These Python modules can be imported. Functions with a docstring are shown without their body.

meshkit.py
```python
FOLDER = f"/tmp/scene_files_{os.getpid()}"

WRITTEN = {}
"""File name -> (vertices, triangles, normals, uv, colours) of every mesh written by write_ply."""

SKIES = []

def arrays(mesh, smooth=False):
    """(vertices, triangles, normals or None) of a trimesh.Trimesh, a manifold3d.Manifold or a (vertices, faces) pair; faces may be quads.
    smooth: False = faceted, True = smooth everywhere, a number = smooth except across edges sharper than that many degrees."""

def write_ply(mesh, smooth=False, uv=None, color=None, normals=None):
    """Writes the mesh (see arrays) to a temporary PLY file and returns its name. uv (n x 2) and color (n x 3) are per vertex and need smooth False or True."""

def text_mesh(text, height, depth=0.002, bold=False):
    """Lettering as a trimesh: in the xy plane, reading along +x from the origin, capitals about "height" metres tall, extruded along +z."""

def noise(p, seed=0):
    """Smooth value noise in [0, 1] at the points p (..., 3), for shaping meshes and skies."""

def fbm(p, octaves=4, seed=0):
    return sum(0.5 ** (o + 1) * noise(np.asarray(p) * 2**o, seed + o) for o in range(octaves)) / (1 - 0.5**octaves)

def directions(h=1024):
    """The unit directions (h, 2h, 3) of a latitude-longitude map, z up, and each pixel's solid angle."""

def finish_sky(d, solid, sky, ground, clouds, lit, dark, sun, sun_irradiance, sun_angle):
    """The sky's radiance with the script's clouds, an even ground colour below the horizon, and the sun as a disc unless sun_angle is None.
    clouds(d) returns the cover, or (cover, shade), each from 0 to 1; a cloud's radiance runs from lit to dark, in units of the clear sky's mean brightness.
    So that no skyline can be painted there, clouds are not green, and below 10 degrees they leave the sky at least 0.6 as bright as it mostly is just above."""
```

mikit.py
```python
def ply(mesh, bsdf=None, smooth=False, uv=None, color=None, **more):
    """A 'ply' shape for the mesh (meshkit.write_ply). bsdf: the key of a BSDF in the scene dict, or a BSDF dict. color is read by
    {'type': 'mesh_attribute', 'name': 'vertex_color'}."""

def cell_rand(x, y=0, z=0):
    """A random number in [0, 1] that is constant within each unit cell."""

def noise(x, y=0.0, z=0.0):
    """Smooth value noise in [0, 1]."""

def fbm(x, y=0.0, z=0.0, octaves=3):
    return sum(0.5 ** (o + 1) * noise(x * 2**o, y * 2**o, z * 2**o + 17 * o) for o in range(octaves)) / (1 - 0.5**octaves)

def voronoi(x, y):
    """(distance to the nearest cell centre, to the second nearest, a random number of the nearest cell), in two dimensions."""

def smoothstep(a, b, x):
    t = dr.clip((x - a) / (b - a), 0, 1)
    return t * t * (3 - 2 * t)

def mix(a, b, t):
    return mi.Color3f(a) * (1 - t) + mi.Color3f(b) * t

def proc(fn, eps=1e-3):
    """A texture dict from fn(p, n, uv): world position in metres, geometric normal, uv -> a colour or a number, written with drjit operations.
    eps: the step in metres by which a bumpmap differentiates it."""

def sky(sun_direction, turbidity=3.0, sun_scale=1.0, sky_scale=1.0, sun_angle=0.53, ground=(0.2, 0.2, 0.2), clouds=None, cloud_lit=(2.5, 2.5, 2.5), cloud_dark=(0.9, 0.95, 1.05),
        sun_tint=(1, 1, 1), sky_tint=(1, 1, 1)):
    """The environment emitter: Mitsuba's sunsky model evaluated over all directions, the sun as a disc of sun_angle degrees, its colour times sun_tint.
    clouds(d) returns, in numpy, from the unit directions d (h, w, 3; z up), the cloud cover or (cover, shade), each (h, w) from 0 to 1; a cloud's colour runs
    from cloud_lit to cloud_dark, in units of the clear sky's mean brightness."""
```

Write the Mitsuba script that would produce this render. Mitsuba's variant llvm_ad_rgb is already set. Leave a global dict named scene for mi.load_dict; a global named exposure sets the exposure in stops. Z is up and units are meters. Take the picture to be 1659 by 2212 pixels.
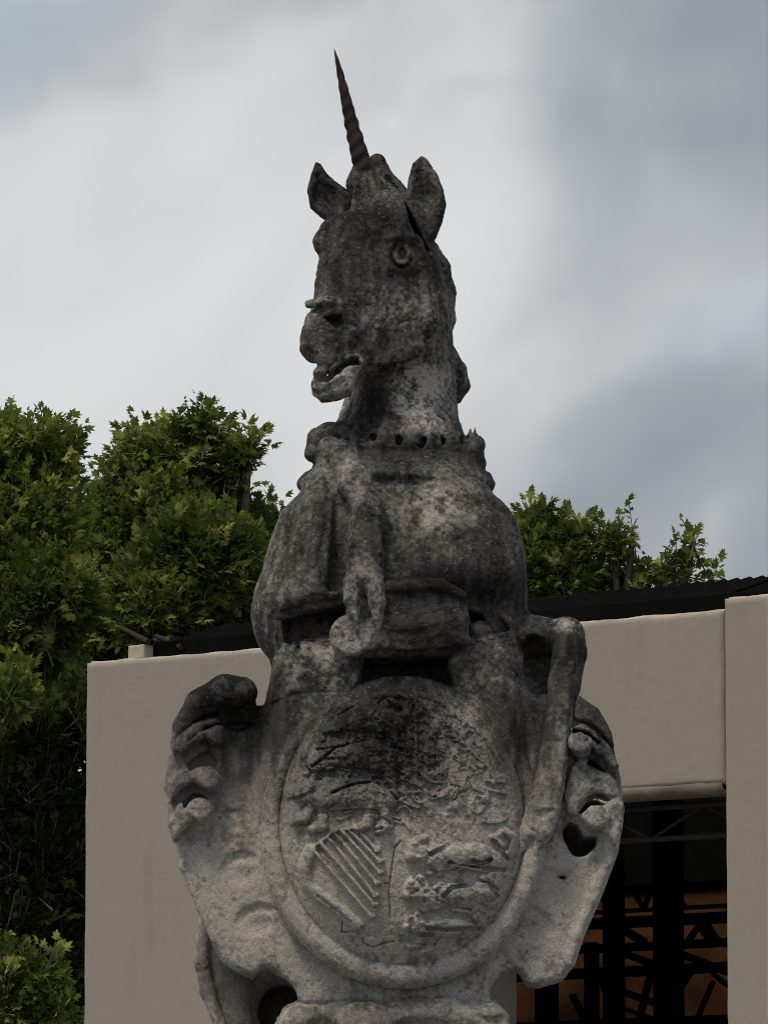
import math, numpy as np, trimesh, mitsuba as mi, drjit as dr, mikit, meshkit
from mikit import noise, fbm, voronoi, smoothstep, mix, proc

# ---------------------------------------------------------------- camera, sky, exposure
FPX, PITCH, EYE = 13364.0, math.radians(8.1), np.array([0, 0, 1.6])          # focal length in units of a 1659 x 2212 picture
FW, RT, UP = np.array([0, math.cos(PITCH), math.sin(PITCH)]), np.array([1.0, 0, 0]), np.array([0, -math.sin(PITCH), math.cos(PITCH)])
T4 = mi.ScalarTransform4f
scene, labels = {'type': 'scene'}, {}
scene['camera'] = {'type': 'perspective', 'fov': math.degrees(2 * math.atan(1106 / FPX)), 'fov_axis': 'y', 'near_clip': 0.5, 'far_clip': 3000.0,
                   'to_world': T4().look_at(origin=EYE.tolist(), target=(EYE + FW * 10).tolist(), up=[0, 0, 1]),
                   'film': {'type': 'hdrfilm', 'width': 767, 'height': 1024}, 'sampler': {'type': 'independent', 'sample_count': 64}}
exposure = 2.3


def clouds(d):
    # streets of layered cloud that slant up to the right
    p = np.stack([(d[..., 0] * 0.80 + d[..., 2] * 0.60) * 8, d[..., 1] * 7, (-d[..., 0] * 0.60 + d[..., 2] * 0.80) * 13], -1)
    q = p + 0.5 * np.stack([meshkit.noise(p * 2.1, k) for k in (5, 6, 7)], -1)
    n = 0.5 + 0.52 * (meshkit.fbm(q, 2, 35) - 0.5) + 0.47 * (meshkit.fbm(q * [4.2, 3, 3.4] + 0.5 * meshkit.noise(q * 6, 9)[..., None], 5, 75) - 0.5)
    cover = np.clip(0.91 + 1.0 * (meshkit.fbm(q * 0.9 + 3.1, 3, 31) - 0.40), 0, 1)
    shade = 0.50 - 3.2 * (n - 0.5) + 7.5 * np.clip(d[..., 0], -0.07, 0.05)
    return cover, 0.5 + 0.5 * np.tanh((shade - 0.5) * 1.8)


scene['sky'] = mikit.sky([-0.30, -0.42, 1.0], turbidity=4, sky_scale=1.0, sun_scale=0.30, sun_angle=12, clouds=clouds,
                         cloud_lit=(1.40, 1.44, 1.45), cloud_dark=(0.56, 0.615, 0.685), ground=(0.11, 0.10, 0.09))


# ---------------------------------------------------------------- helpers
def ray(px, py):
    return FW + RT * ((px - 829.5) / FPX) - UP * ((py - 1106) / FPX)


YS, S = 14.0, 14.15 / FPX                                  # the statue's middle plane; metres per picture unit there


def P(px, py, w=0.0):
    """A point of the statue: measured picture position, w = how far (same units) it stands out towards the front."""
    d = ray(px, py)
    return EYE + d * ((YS - w * S) / d[1])


def at(px, py, y):
    d = ray(px, py)
    return EYE + d * (y / d[1])


def struct(key, mesh, bsdf, label=None, smooth=False):
    scene[key] = mikit.ply(mesh, bsdf, smooth)
    labels[key] = {'kind': 'structure', **({'label': label} if label else {})}


COUNT = {}


def key_of(k):
    COUNT[k] = COUNT.get(k, -1) + 1
    return k if COUNT[k] == 0 else f'{k}_{COUNT[k]:03d}'


def part(holder, name, mesh, bsdf, smooth=False, label=None, kind=None):
    k = key_of(f'{holder}__{name}')
    scene[k] = mesh if isinstance(mesh, dict) else mikit.ply(mesh, bsdf, smooth)
    if label or kind:
        labels[k] = {**({'label': label} if label else {}), **({'kind': kind} if kind else {})}
    return k


def thing(key, label, category, group=None):
    k = key_of(key)
    labels[k] = {'label': label, 'category': category, **({'group': group} if group else {})}
    return k


def rng(s):
    return np.random.default_rng(s)


def tube(pts, rad, sides=10, cap=True):
    """A tapered tube along a polyline."""
    p = np.asarray(pts, float)
    r = np.broadcast_to(np.asarray(rad, float), (len(p),))
    t = np.gradient(p, axis=0)
    t /= np.linalg.norm(t, axis=1, keepdims=True)
    a = np.cross(t, [0.31, 0.17, 0.94])
    a /= np.linalg.norm(a, axis=1, keepdims=True)
    b = np.cross(t, a)
    an = np.arange(sides) * 2 * np.pi / sides
    v = p[:, None] + r[:, None, None] * (np.cos(an)[None, :, None] * a[:, None] + np.sin(an)[None, :, None] * b[:, None])
    f = []
    n = len(p)
    for i in range(n - 1):
        for j in range(sides):
            k = (j + 1) % sides
            f += [[i * sides + j, (i + 1) * sides + k, i * sides + k], [i * sides + j, (i + 1) * sides + j, (i + 1) * sides + k]]
    v = v.reshape(-1, 3)
    if cap:
        v = np.vstack([v, p[0], p[-1]])
        for j in range(sides):
            k = (j + 1) % sides
            f += [[n * sides, j, k], [n * sides + 1, (n - 1) * sides + k, (n - 1) * sides + j]]
    return trimesh.Trimesh(v, np.array(f)[:, ::-1], process=False)


def bar(a, b, w, h, up=(0, 0, 1), bevel=0.006):
    """A squared timber or steel bar from a to b, its edges taken off."""
    a, b = np.asarray(a, float), np.asarray(b, float)
    t = (b - a) / np.linalg.norm(b - a)
    s = np.cross(t, up)
    s /= np.linalg.norm(s)
    u = np.cross(s, t)
    c = min(bevel, w / 3, h / 3)
    x, y = w / 2, h / 2
    prof = [(-x + c, -y), (x - c, -y), (x, -y + c), (x, y - c), (x - c, y), (-x + c, y), (-x, y - c), (-x, -y + c)]
    v = [o + s * i + u * j for o in (a, b) for i, j in prof]
    return trimesh.convex.convex_hull(np.array(v))


# ---------------------------------------------------------------- materials
def patch_list():
    # (px, py, w, radius across, radius up, amount): above 0 paler stone and lichen, below 0 dark crust
    L = [(910, 860, 110, 55, 75, 0.62), (870, 790, 130, 80, 60, 0.12), (800, 860, 110, 45, 60, -0.30), (740, 590, 160, 60, 110, -0.08), (830, 480, 130, 100, 50, -0.08), (860, 700, 170, 90, 70, 0.16),
         (950, 1100, 200, 75, 55, 0.34), (930, 1270, 230, 120, 40, -0.26), (1060, 1180, 180, 70, 120, -0.10), (700, 1180, 240, 70, 130, -0.02), (760, 1010, 200, 40, 60, 0.16), (800, 1290, 290, 40, 70, 0.22),
         (900, 970, 190, 140, 30, -0.22), (1235, 1350, 190, 40, 18, 0.45), (1230, 1420, 190, 60, 70, -0.16), (760, 1375, 290, 60, 50, 0.30), (1090, 1450, 180, 70, 90, 0.16), (680, 1450, 200, 100, 90, 0.18),
         (850, 1610, 330, 240, 150, -0.20), (1010, 1690, 330, 90, 130, 0.12), (990, 1540, 320, 50, 40, 0.2), (870, 1930, 330, 260, 150, 0.22), (480, 1500, 230, 110, 60, -0.30), (440, 1650, 230, 90, 80, -0.06),
         (540, 1600, 210, 70, 130, -0.16), (480, 1930, 220, 110, 150, 0.17), (1120, 1600, 220, 50, 150, -0.22), (1290, 1560, 220, 60, 60, -0.14), (1200, 1960, 220, 110, 150, 0.2), (1255, 1590, 240, 40, 40, 0.25),
         (760, 2180, 260, 120, 40, -0.18), (620, 2180, 260, 40, 40, 0.05), (440, 2080, 100, 60, 120, -0.16), (560, 2120, 120, 90, 70, -0.2), (720, 825, 180, 60, 44, 0.9), (868, 548, 160, 20, 22, 0.30), (868, 590, 160, 40, 14, -0.18), (690, 652, 210, 40, 10, 0.25), (870, 1330, 270, 120, 35, -0.14), (1290, 1765, 240, 60, 60, 0.2)]
    return [(P(a, b, c), d * S, e * S, g) for a, b, c, d, e, g in L]


PATCH = patch_list()
ZTOP, ZBOT = float(P(850, 330)[2]), float(P(850, 2212)[2])


def stone_color(p, n, uv):
    x, y, z = p.x, p.y, p.z
    big = fbm(x * 6, y * 6, z * 6, 3)
    mid = fbm(x * 30 + 9, y * 30, z * 22, 3)
    fine = fbm(x * 120, y * 120 + 3, z * 100, 3)
    tiny = noise(x * 380, y * 380, z * 380 + 7)
    pat = mi.Float(0)
    for c, rx, rz, g in PATCH:
        q = dr.square((x - c[0]) / rx) + dr.square((z - c[2]) / rz) + dr.square((y - c[1]) / (0.16))
        pat += g * dr.exp(-q)
    low = smoothstep(ZBOT + 0.78, ZBOT + 0.30, z)                         # the sheltered lower half has kept its paler face
    high = smoothstep(ZBOT + 1.15, ZBOT + 1.75, z)
    v = 0.372 - 0.05 * high + 0.36 * (big - 0.5) + 0.28 * (mid - 0.5) + 0.42 * (fine - 0.5) + 0.40 * (fbm(x * 70, y * 70, z * 11, 3) - 0.5) + 1.0 * pat * (0.3 + 1.4 * smoothstep(0.34, 0.64, 0.55 * mid + 0.45 * fine)) + 0.37 * low - 0.14 * smoothstep(0.25, 0.8, n.z)
    col = mix((0.012, 0.012, 0.0125), (0.056, 0.0545, 0.0525), smoothstep(0.08, 0.36, v))
    col = mix(col, (0.166, 0.160, 0.151), smoothstep(0.32, 0.58, v))
    col = mix(col, (0.338, 0.324, 0.303), smoothstep(0.56, 0.88, v))
    lich = smoothstep(0.60, 0.72, fbm(x * 170 + 31, y * 170, z * 170, 3) + 0.35 * pat + 0.30 * (big - 0.5))
    col = mix(col, (0.40, 0.38, 0.34), lich * 0.16)
    return col * (0.62 + 0.76 * tiny)


def stone_bump(p, n, uv):
    x, y, z = p.x, p.y, p.z
    return fbm(x * 60, y * 60, z * 60, 3) * 0.8 + 0.45 * noise(x * 260, y * 260, z * 260) + 0.35 * dr.abs(noise(x * 35 + 8, y * 35, z * 35) - 0.5)


def flat(key, rgb, rough=0.85, **more):
    scene[key] = {'type': 'twosided', 'b': {'type': 'principled', 'base_color': {'type': 'rgb', 'value': list(rgb)}, 'roughness': rough, 'specular': 0.3, **more}}


def procmat(key, fn, rough=0.9, bump=None, scale=1.0, eps=1e-3, spec=0.25):
    b = {'type': 'principled', 'base_color': proc(fn), 'roughness': rough, 'specular': spec}
    if bump:
        b = {'type': 'bumpmap', 'tex': proc(bump, eps), 'scale': scale, 'b': b}
    scene[key] = {'type': 'twosided', 'b': b}


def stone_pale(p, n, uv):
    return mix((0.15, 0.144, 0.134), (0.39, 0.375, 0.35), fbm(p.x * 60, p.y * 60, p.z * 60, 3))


# pale worn edges and ridges, with edge highlights painted in: the weight is measured on each carved mesh
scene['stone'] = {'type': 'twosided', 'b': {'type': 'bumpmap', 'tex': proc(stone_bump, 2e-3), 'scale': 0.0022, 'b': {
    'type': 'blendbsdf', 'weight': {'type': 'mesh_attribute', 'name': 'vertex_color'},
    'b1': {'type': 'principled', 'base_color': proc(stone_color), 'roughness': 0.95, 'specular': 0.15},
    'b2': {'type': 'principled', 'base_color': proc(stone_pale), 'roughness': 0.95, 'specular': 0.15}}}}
procmat('render_coat', lambda p, n, uv: mix((0.272, 0.255, 0.223), (0.290, 0.272, 0.239), fbm(p.x * 0.7, p.y * 0.7, p.z * 0.7, 3)) * (0.95 + 0.1 * fbm(p.x * 40, p.y * 40, p.z * 40, 3)) * (1 - 0.08 * smoothstep(0.52, 0.72, fbm(p.x * 14 + 7, p.y * 14, p.z * 1.1, 3)) * smoothstep(0.25, 0.7, noise(p.x * 1.1, p.y * 1.1, p.z * 1.7))),
        0.95, lambda p, n, uv: fbm(p.x * 90, p.y * 90, p.z * 90, 3), 0.0016, 2e-3, 0.1)
procmat('mortar', lambda p, n, uv: mix((0.22, 0.18, 0.14), (0.48, 0.44, 0.38), fbm(p.x * 16, p.y * 16, p.z * 16, 4)), 0.95)
procmat('stain', lambda p, n, uv: mix((0.05, 0.035, 0.028), (0.16, 0.12, 0.09), fbm(p.x * 20, p.y * 20, p.z * 9, 3)), 0.95)
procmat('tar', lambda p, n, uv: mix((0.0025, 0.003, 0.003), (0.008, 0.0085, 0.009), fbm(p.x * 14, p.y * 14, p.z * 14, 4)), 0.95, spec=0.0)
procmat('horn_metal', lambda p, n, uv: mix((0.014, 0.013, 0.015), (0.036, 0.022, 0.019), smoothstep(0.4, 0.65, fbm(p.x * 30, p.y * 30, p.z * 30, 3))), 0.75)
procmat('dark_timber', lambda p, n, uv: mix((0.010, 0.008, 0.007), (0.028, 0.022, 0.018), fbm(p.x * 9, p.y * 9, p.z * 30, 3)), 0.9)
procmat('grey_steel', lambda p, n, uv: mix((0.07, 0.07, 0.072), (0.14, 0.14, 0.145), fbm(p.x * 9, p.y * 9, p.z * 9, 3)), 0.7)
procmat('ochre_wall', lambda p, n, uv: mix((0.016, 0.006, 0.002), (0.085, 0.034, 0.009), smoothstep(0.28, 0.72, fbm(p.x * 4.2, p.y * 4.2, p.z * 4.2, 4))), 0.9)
procmat('earth', lambda p, n, uv: mix((0.06, 0.055, 0.045), (0.13, 0.115, 0.095), fbm(p.x * 0.7, p.y * 0.7, 0, 4)), 0.95)
procmat('bark', lambda p, n, uv: mix((0.05, 0.045, 0.035), (0.16, 0.14, 0.11), fbm(p.x * 5, p.y * 5, p.z * 3, 4)), 0.9)


def leafmat(key, a, b, c):
    fn = lambda p, n, uv: mix(mix(a, b, smoothstep(0.3, 0.7, fbm(p.x * 1.4, p.y * 1.4, p.z * 1.4, 2))), c, smoothstep(0.55, 0.95, noise(p.x * 6.3, p.y * 6.3, p.z * 6.3)))
    scene[key] = {'type': 'principledthin', 'base_color': proc(fn), 'roughness': 0.55, 'diff_trans': 0.75, 'spec_trans': 0.0}


leafmat('leaf_green', (0.055, 0.098, 0.020), (0.160, 0.210, 0.044), (0.36, 0.39, 0.11))
leafmat('leaf_shade', (0.016, 0.026, 0.008), (0.034, 0.050, 0.014), (0.07, 0.085, 0.03))  # dark copy of the leaf greens: shade under the crown as colour

# ---------------------------------------------------------------- ground
g = np.linspace(-1, 1, 41)
gx, gy = np.meshgrid(np.sign(g) * np.abs(g) ** 2 * 1500, np.sign(g) * np.abs(g) ** 2 * 1500, indexing='ij')
gi = np.arange(41 * 41).reshape(41, 41)
struct('ground', (np.stack([gx.ravel(), gy.ravel(), np.zeros(41 * 41)], -1), np.stack([gi[:-1, :-1], gi[1:, :-1], gi[1:, 1:], gi[:-1, 1:]], -1).reshape(-1, 4)), 'earth', 'pale trodden earth and gravel around the gateway')


# ---------------------------------------------------------------- rendered gateway, roof and the space behind
YAW = math.radians(34.5)
WD, WN, W0 = np.array([math.cos(YAW), -math.sin(YAW), 0]), np.array([-math.sin(YAW), -math.cos(YAW), 0]), np.array([0, 24.0, 0])


def wall_sz(px, py, back=0.0):
    """(s, z) where the sight line meets the upright plane that lies `back` behind the wall face."""
    d = ray(px, py)
    o = W0 - WN * back
    q = EYE + d * (((o - EYE) @ WN) / (d @ WN))
    return float((q - o) @ WD), float(q[2])


def wp(s, z, back=0.0):
    return W0 + WD * s - WN * back + np.array([0, 0, z])


def panel(s0, s1, z0, z1, thick, front=0.0, rnd=0.02, seed=0, rough=0.006):
    """A rendered slab of wall with worn, rounded edges: front face `front` proud of the wall plane."""
    r = rng(seed)
    ns, nz = max(4, int((s1 - s0) / 0.035)), max(4, int((z1 - z0) / 0.035))

    def ease(n, a, b):
        m = np.linspace(a, b, n)
        return np.concatenate([[a, a + rnd * 0.08, a + rnd * 0.3, a + rnd * 0.65, a + rnd], m[(m > a + rnd * 1.3) & (m < b - rnd * 1.3)], [b - rnd, b - rnd * 0.65, b - rnd * 0.3, b - rnd * 0.08, b]])
    ss, zz = ease(ns, s0, s1), ease(nz, z0, z1)
    A, Z = np.meshgrid(ss, zz, indexing='ij')
    edge = np.minimum(np.minimum(A - s0, s1 - A), np.minimum(Z - z0, z1 - Z))
    e = np.clip(edge / rnd, 0, 1)
    back = rnd * (1 - np.sqrt(np.clip(1 - (1 - e) ** 2, 0, 1)))
    q = np.stack([A * 1.0, Z * 1.0, np.full_like(A, seed * 7.3)], -1)
    back = back + rough * (meshkit.fbm(q * 1.1, 3, seed) - 0.5) * 0.25 + np.where(edge < rnd * 1.6, rough * 0.9 * (meshkit.fbm(q * 17, 3, seed + 4) - 0.5), 0)
    Zj = Z + np.where(edge < rnd, rough * 1.1 * (meshkit.fbm(q * 9, 3, seed + 9) - 0.5), 0)
    Aj = A + np.where(edge < rnd, rough * 0.8 * (meshkit.fbm(q * 7, 3, seed + 12) - 0.5), 0)
    fr = (W0 + WD * Aj[..., None] - WN * (back - front)[..., None] + np.array([0, 0, 1.0]) * Zj[..., None])
    n, m = A.shape
    idx = np.arange(n * m).reshape(n, m)
    quads = np.stack([idx[:-1, :-1], idx[1:, :-1], idx[1:, 1:], idx[:-1, 1:]], -1).reshape(-1, 4)
    loop = np.concatenate([idx[:, 0], idx[-1, 1:], idx[-2::-1, -1], idx[0, -2:0:-1]])
    V = fr.reshape(-1, 3)
    B = V[loop] - WN * thick
    k = len(V)
    j = np.arange(len(loop))
    side = np.stack([loop, k + j, k + np.roll(j, -1), np.roll(loop, -1)], -1)
    c = k + len(loop)
    V = np.vstack([V, B, B.mean(0)])
    F = np.vstack([quads[:, [0, 1, 2]], quads[:, [0, 2, 3]], side[:, [0, 1, 2]], side[:, [0, 2, 3]], np.stack([np.full(len(j), c), k + np.roll(j, -1), k + j], -1)])
    return trimesh.Trimesh(V, F, process=False)


gate = thing('gateway', 'plain beige rendered gateway wall with a dark square opening, standing behind the unicorn statue', 'gateway')
sL, zT = wall_sz(184, 1428)[0], wall_sz(700, 1389)[1]
sR, zO = wall_sz(1569, 1310)[0], wall_sz(1460, 1700)[1]
sJ = wall_sz(985, 1800)[0]
sE = sR + 2.2
part(gate, 'pier', panel(sL, sJ, -0.02, zT, 0.40, 0.0, 0.022, 1), 'render_coat', 35)
part(gate, 'lintel', panel(sJ + 0.001, sR - 0.016, zO, zT, 0.40, 0.0, 0.022, 2, 0.010), 'render_coat', 35)
part(gate, 'pier', panel(sR, sE, -0.02, wall_sz(1600, 1291)[1], 0.46, 0.03, 0.022, 3), 'render_coat', 35)
part(gate, 'joint', panel(sR - 0.0155, sR - 0.0005, zO + 0.01, zT - 0.03, 0.2, -0.05, 0.004, 5, 0.002), 'stain', 35)


def edge_strip(s0, s1, z, front, seed, h=0.012, deep=0.10):
    """Worn mortar bedding along the top of a wall: a lumpy strip."""
    n = int((s1 - s0) / 0.02)
    ss = np.linspace(s0, s1, n)
    pr = np.array([(0.006, -0.6), (0.010, 0.25), (0.022, 0.8), (0.05, 1.0), (deep, 0.9), (deep, -0.4)])
    q = np.stack([ss * 11, np.zeros(n), np.full(n, seed * 3.7)], -1)
    hh = h * (0.35 + 1.3 * meshkit.fbm(q, 4, seed))
    jf = 0.006 * (meshkit.fbm(q * 1.9, 3, seed + 2) - 0.5)
    V = np.stack([wp(0, 0) + WD * s - WN * (pr[:, :1] - front + j) + np.array([0, 0, 1.0]) * (z + a * pr[:, 1:]) for s, a, j in zip(ss, hh, jf)])
    k = len(pr)
    i, j = np.meshgrid(np.arange(n - 1), np.arange(k), indexing='ij')
    F = np.stack([i * k + j, (i + 1) * k + j, (i + 1) * k + (j + 1) % k, i * k + (j + 1) % k], -1).reshape(-1, 4)
    return (V.reshape(-1, 3), F[:, ::-1])


part(gate, 'mortar_bedding', edge_strip(sL + 0.02, sR - 0.02, zT - 0.006, 0.0, 3), 'mortar', 50)
part(gate, 'mortar_bedding', edge_strip(sR + 0.02, sE, wall_sz(1600, 1291)[1] - 0.006, 0.03, 5), 'mortar', 50)
part(gate, 'mortar_bedding', edge_strip(sJ, sR - 0.03, zO - 0.004, 0.002, 7, -0.02), 'mortar', 50)

# corrugated roof just behind the wall: separate sheets, each a part
shed = thing('shed', 'dark shed under a black corrugated roof behind the beige gateway wall', 'shed')


def corrugated(s0, s1, b0, z0, b1, z1, pitch=0.058, amp=0.006, seed=0):
    n = int((s1 - s0) / pitch * 10)
    ss = np.linspace(s0, s1, n)
    V = []
    for k in (0, 0.33, 0.66, 1):
        wav = amp * np.sin(2 * np.pi * ss / pitch) + 0.004 * (seed % 3)
        for s, w in zip(ss, wav):
            V.append(wp(s, z0 + (z1 - z0) * k + w, b0 + (b1 - b0) * k))
    V = np.array(V)
    i, j = np.meshgrid(np.arange(3), np.arange(n - 1), indexing='ij')
    F = np.stack([i * n + j, i * n + j + 1, (i + 1) * n + j + 1, (i + 1) * n + j], -1).reshape(-1, 4)
    V = np.vstack([V, V - [0, 0, 0.004]])
    return (V, np.vstack([F, F[:, ::-1] + 4 * n]))


b0, b1 = 0.16, 0.62
sR0, sR1 = wall_sz(345, 1380, b0)[0], sE + 0.3
zA = wall_sz(1350, 1310, b0)[1]
zB = wall_sz(1350, 1276, b1)[1]
edges = np.linspace(sR0, sR1, 13)
for i in range(12):
    part(shed, 'roof_sheet', corrugated(edges[i] - 0.03, edges[i + 1] + 0.03, b0, zA, b1, zB, seed=i), 'tar', True)
part(shed, 'fascia', bar(wp(sR0, zA - 0.07, b0 - 0.03), wp(sR1, zA - 0.07, b0 - 0.03), 0.03, 0.165), 'tar')
for k in range(9):
    s = sR0 + 0.05 + (sR1 - sR0 - 0.1) * k / 8
    part(shed, 'rafter', bar(wp(s, zA - 0.075, b0 + 0.1), wp(s, zB - 0.075, b1), 0.045, 0.07), 'dark_timber')
part(shed, 'purlin', bar(wp(sR0, zB - 0.132, b1 + 0.03), wp(sR1, zB - 0.132, b1 + 0.03), 0.03, 0.23), 'dark_timber')
BB = 2.5                                                    # the back wall stands this far behind the gateway


def bp(px, py, back):
    s, z = wall_sz(px, py, back)
    return wp(s, z, back)


# added: roof boarding with daylight slit, side walls dimming the shed; ochre back wall
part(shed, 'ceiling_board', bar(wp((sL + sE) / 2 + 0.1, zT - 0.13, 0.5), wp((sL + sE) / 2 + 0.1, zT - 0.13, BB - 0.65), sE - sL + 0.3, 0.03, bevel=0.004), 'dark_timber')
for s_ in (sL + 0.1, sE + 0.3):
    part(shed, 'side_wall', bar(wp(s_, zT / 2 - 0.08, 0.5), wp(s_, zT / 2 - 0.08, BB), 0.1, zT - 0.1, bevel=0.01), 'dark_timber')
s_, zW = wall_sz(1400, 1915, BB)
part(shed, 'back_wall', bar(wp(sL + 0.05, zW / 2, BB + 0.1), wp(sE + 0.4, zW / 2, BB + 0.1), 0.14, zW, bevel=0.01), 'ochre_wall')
part(shed, 'darkness_board', bar(wp(sL + 0.05, (zW + zT) / 2, BB + 0.05), wp(sE + 0.4, (zW + zT) / 2, BB + 0.05), 0.10, zT - zW, bevel=0.01), 'tar')  # black board: darkness of the upper shed put into its colour

# lattice girder under the lintel
gb = 0.75
zt, zb_ = wall_sz(1460, 1742, gb)[1], wall_sz(1460, 1810, gb)[1]
g0, g1 = wall_sz(960, 1750, gb)[0], sE + 0.4
for z in (zt, zb_):
    part(shed, 'girder_chord', bar(wp(g0, z, gb), wp(g1, z, gb), 0.02, 0.022), 'grey_steel')
ng = 9
for k in range(ng):
    a, b = g0 + (g1 - g0) * k / ng, g0 + (g1 - g0) * (k + 1) / ng
    m = (a + b) / 2
    part(shed, 'girder_web', tube([wp(a, zb_, gb), wp(m, zt, gb)], 0.007, 6), 'grey_steel')
    part(shed, 'girder_web', tube([wp(m, zt, gb), wp(b, zb_, gb)], 0.007, 6), 'grey_steel')
# black timber frame in front of the ochre wall
tb = 1.6
for (x0, x1, zc) in ((1277, 24, 2036), (1325, 34, 0), (1443, 46, 0), (1612, 40, 0), (1180, 36, 0)):
    s, _ = wall_sz(x0, 2000, tb)
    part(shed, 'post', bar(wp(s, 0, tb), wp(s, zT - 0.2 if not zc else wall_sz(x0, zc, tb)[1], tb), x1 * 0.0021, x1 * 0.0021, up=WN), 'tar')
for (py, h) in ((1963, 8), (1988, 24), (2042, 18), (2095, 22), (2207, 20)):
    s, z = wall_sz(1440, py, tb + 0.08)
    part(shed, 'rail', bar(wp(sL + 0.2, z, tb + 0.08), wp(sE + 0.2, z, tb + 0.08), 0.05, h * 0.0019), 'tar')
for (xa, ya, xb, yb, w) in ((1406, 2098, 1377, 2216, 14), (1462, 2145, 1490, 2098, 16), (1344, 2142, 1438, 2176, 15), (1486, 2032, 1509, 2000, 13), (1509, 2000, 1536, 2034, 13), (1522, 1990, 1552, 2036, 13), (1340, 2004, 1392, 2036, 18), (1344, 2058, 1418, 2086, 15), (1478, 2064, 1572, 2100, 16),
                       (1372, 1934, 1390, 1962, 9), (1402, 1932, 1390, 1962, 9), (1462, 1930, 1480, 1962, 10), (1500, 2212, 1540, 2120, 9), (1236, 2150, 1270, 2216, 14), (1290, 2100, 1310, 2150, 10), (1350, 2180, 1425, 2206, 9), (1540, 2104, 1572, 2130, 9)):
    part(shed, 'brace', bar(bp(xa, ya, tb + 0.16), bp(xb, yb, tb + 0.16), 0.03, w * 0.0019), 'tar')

# bits lying on the wall top at its left end
q = panel(wall_sz(277, 1400, 0.05)[0], wall_sz(311, 1400, 0.05)[0], zT + 0.004, wall_sz(290, 1394, 0.05)[1], 0.12, -0.05, 0.008, 8, 0.004)
sb = thing('stone_block', 'small pale stone block lying on top of the gateway wall beside the pipe end', 'block')
scene[sb] = mikit.ply(q, 'mortar', 35)


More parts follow.
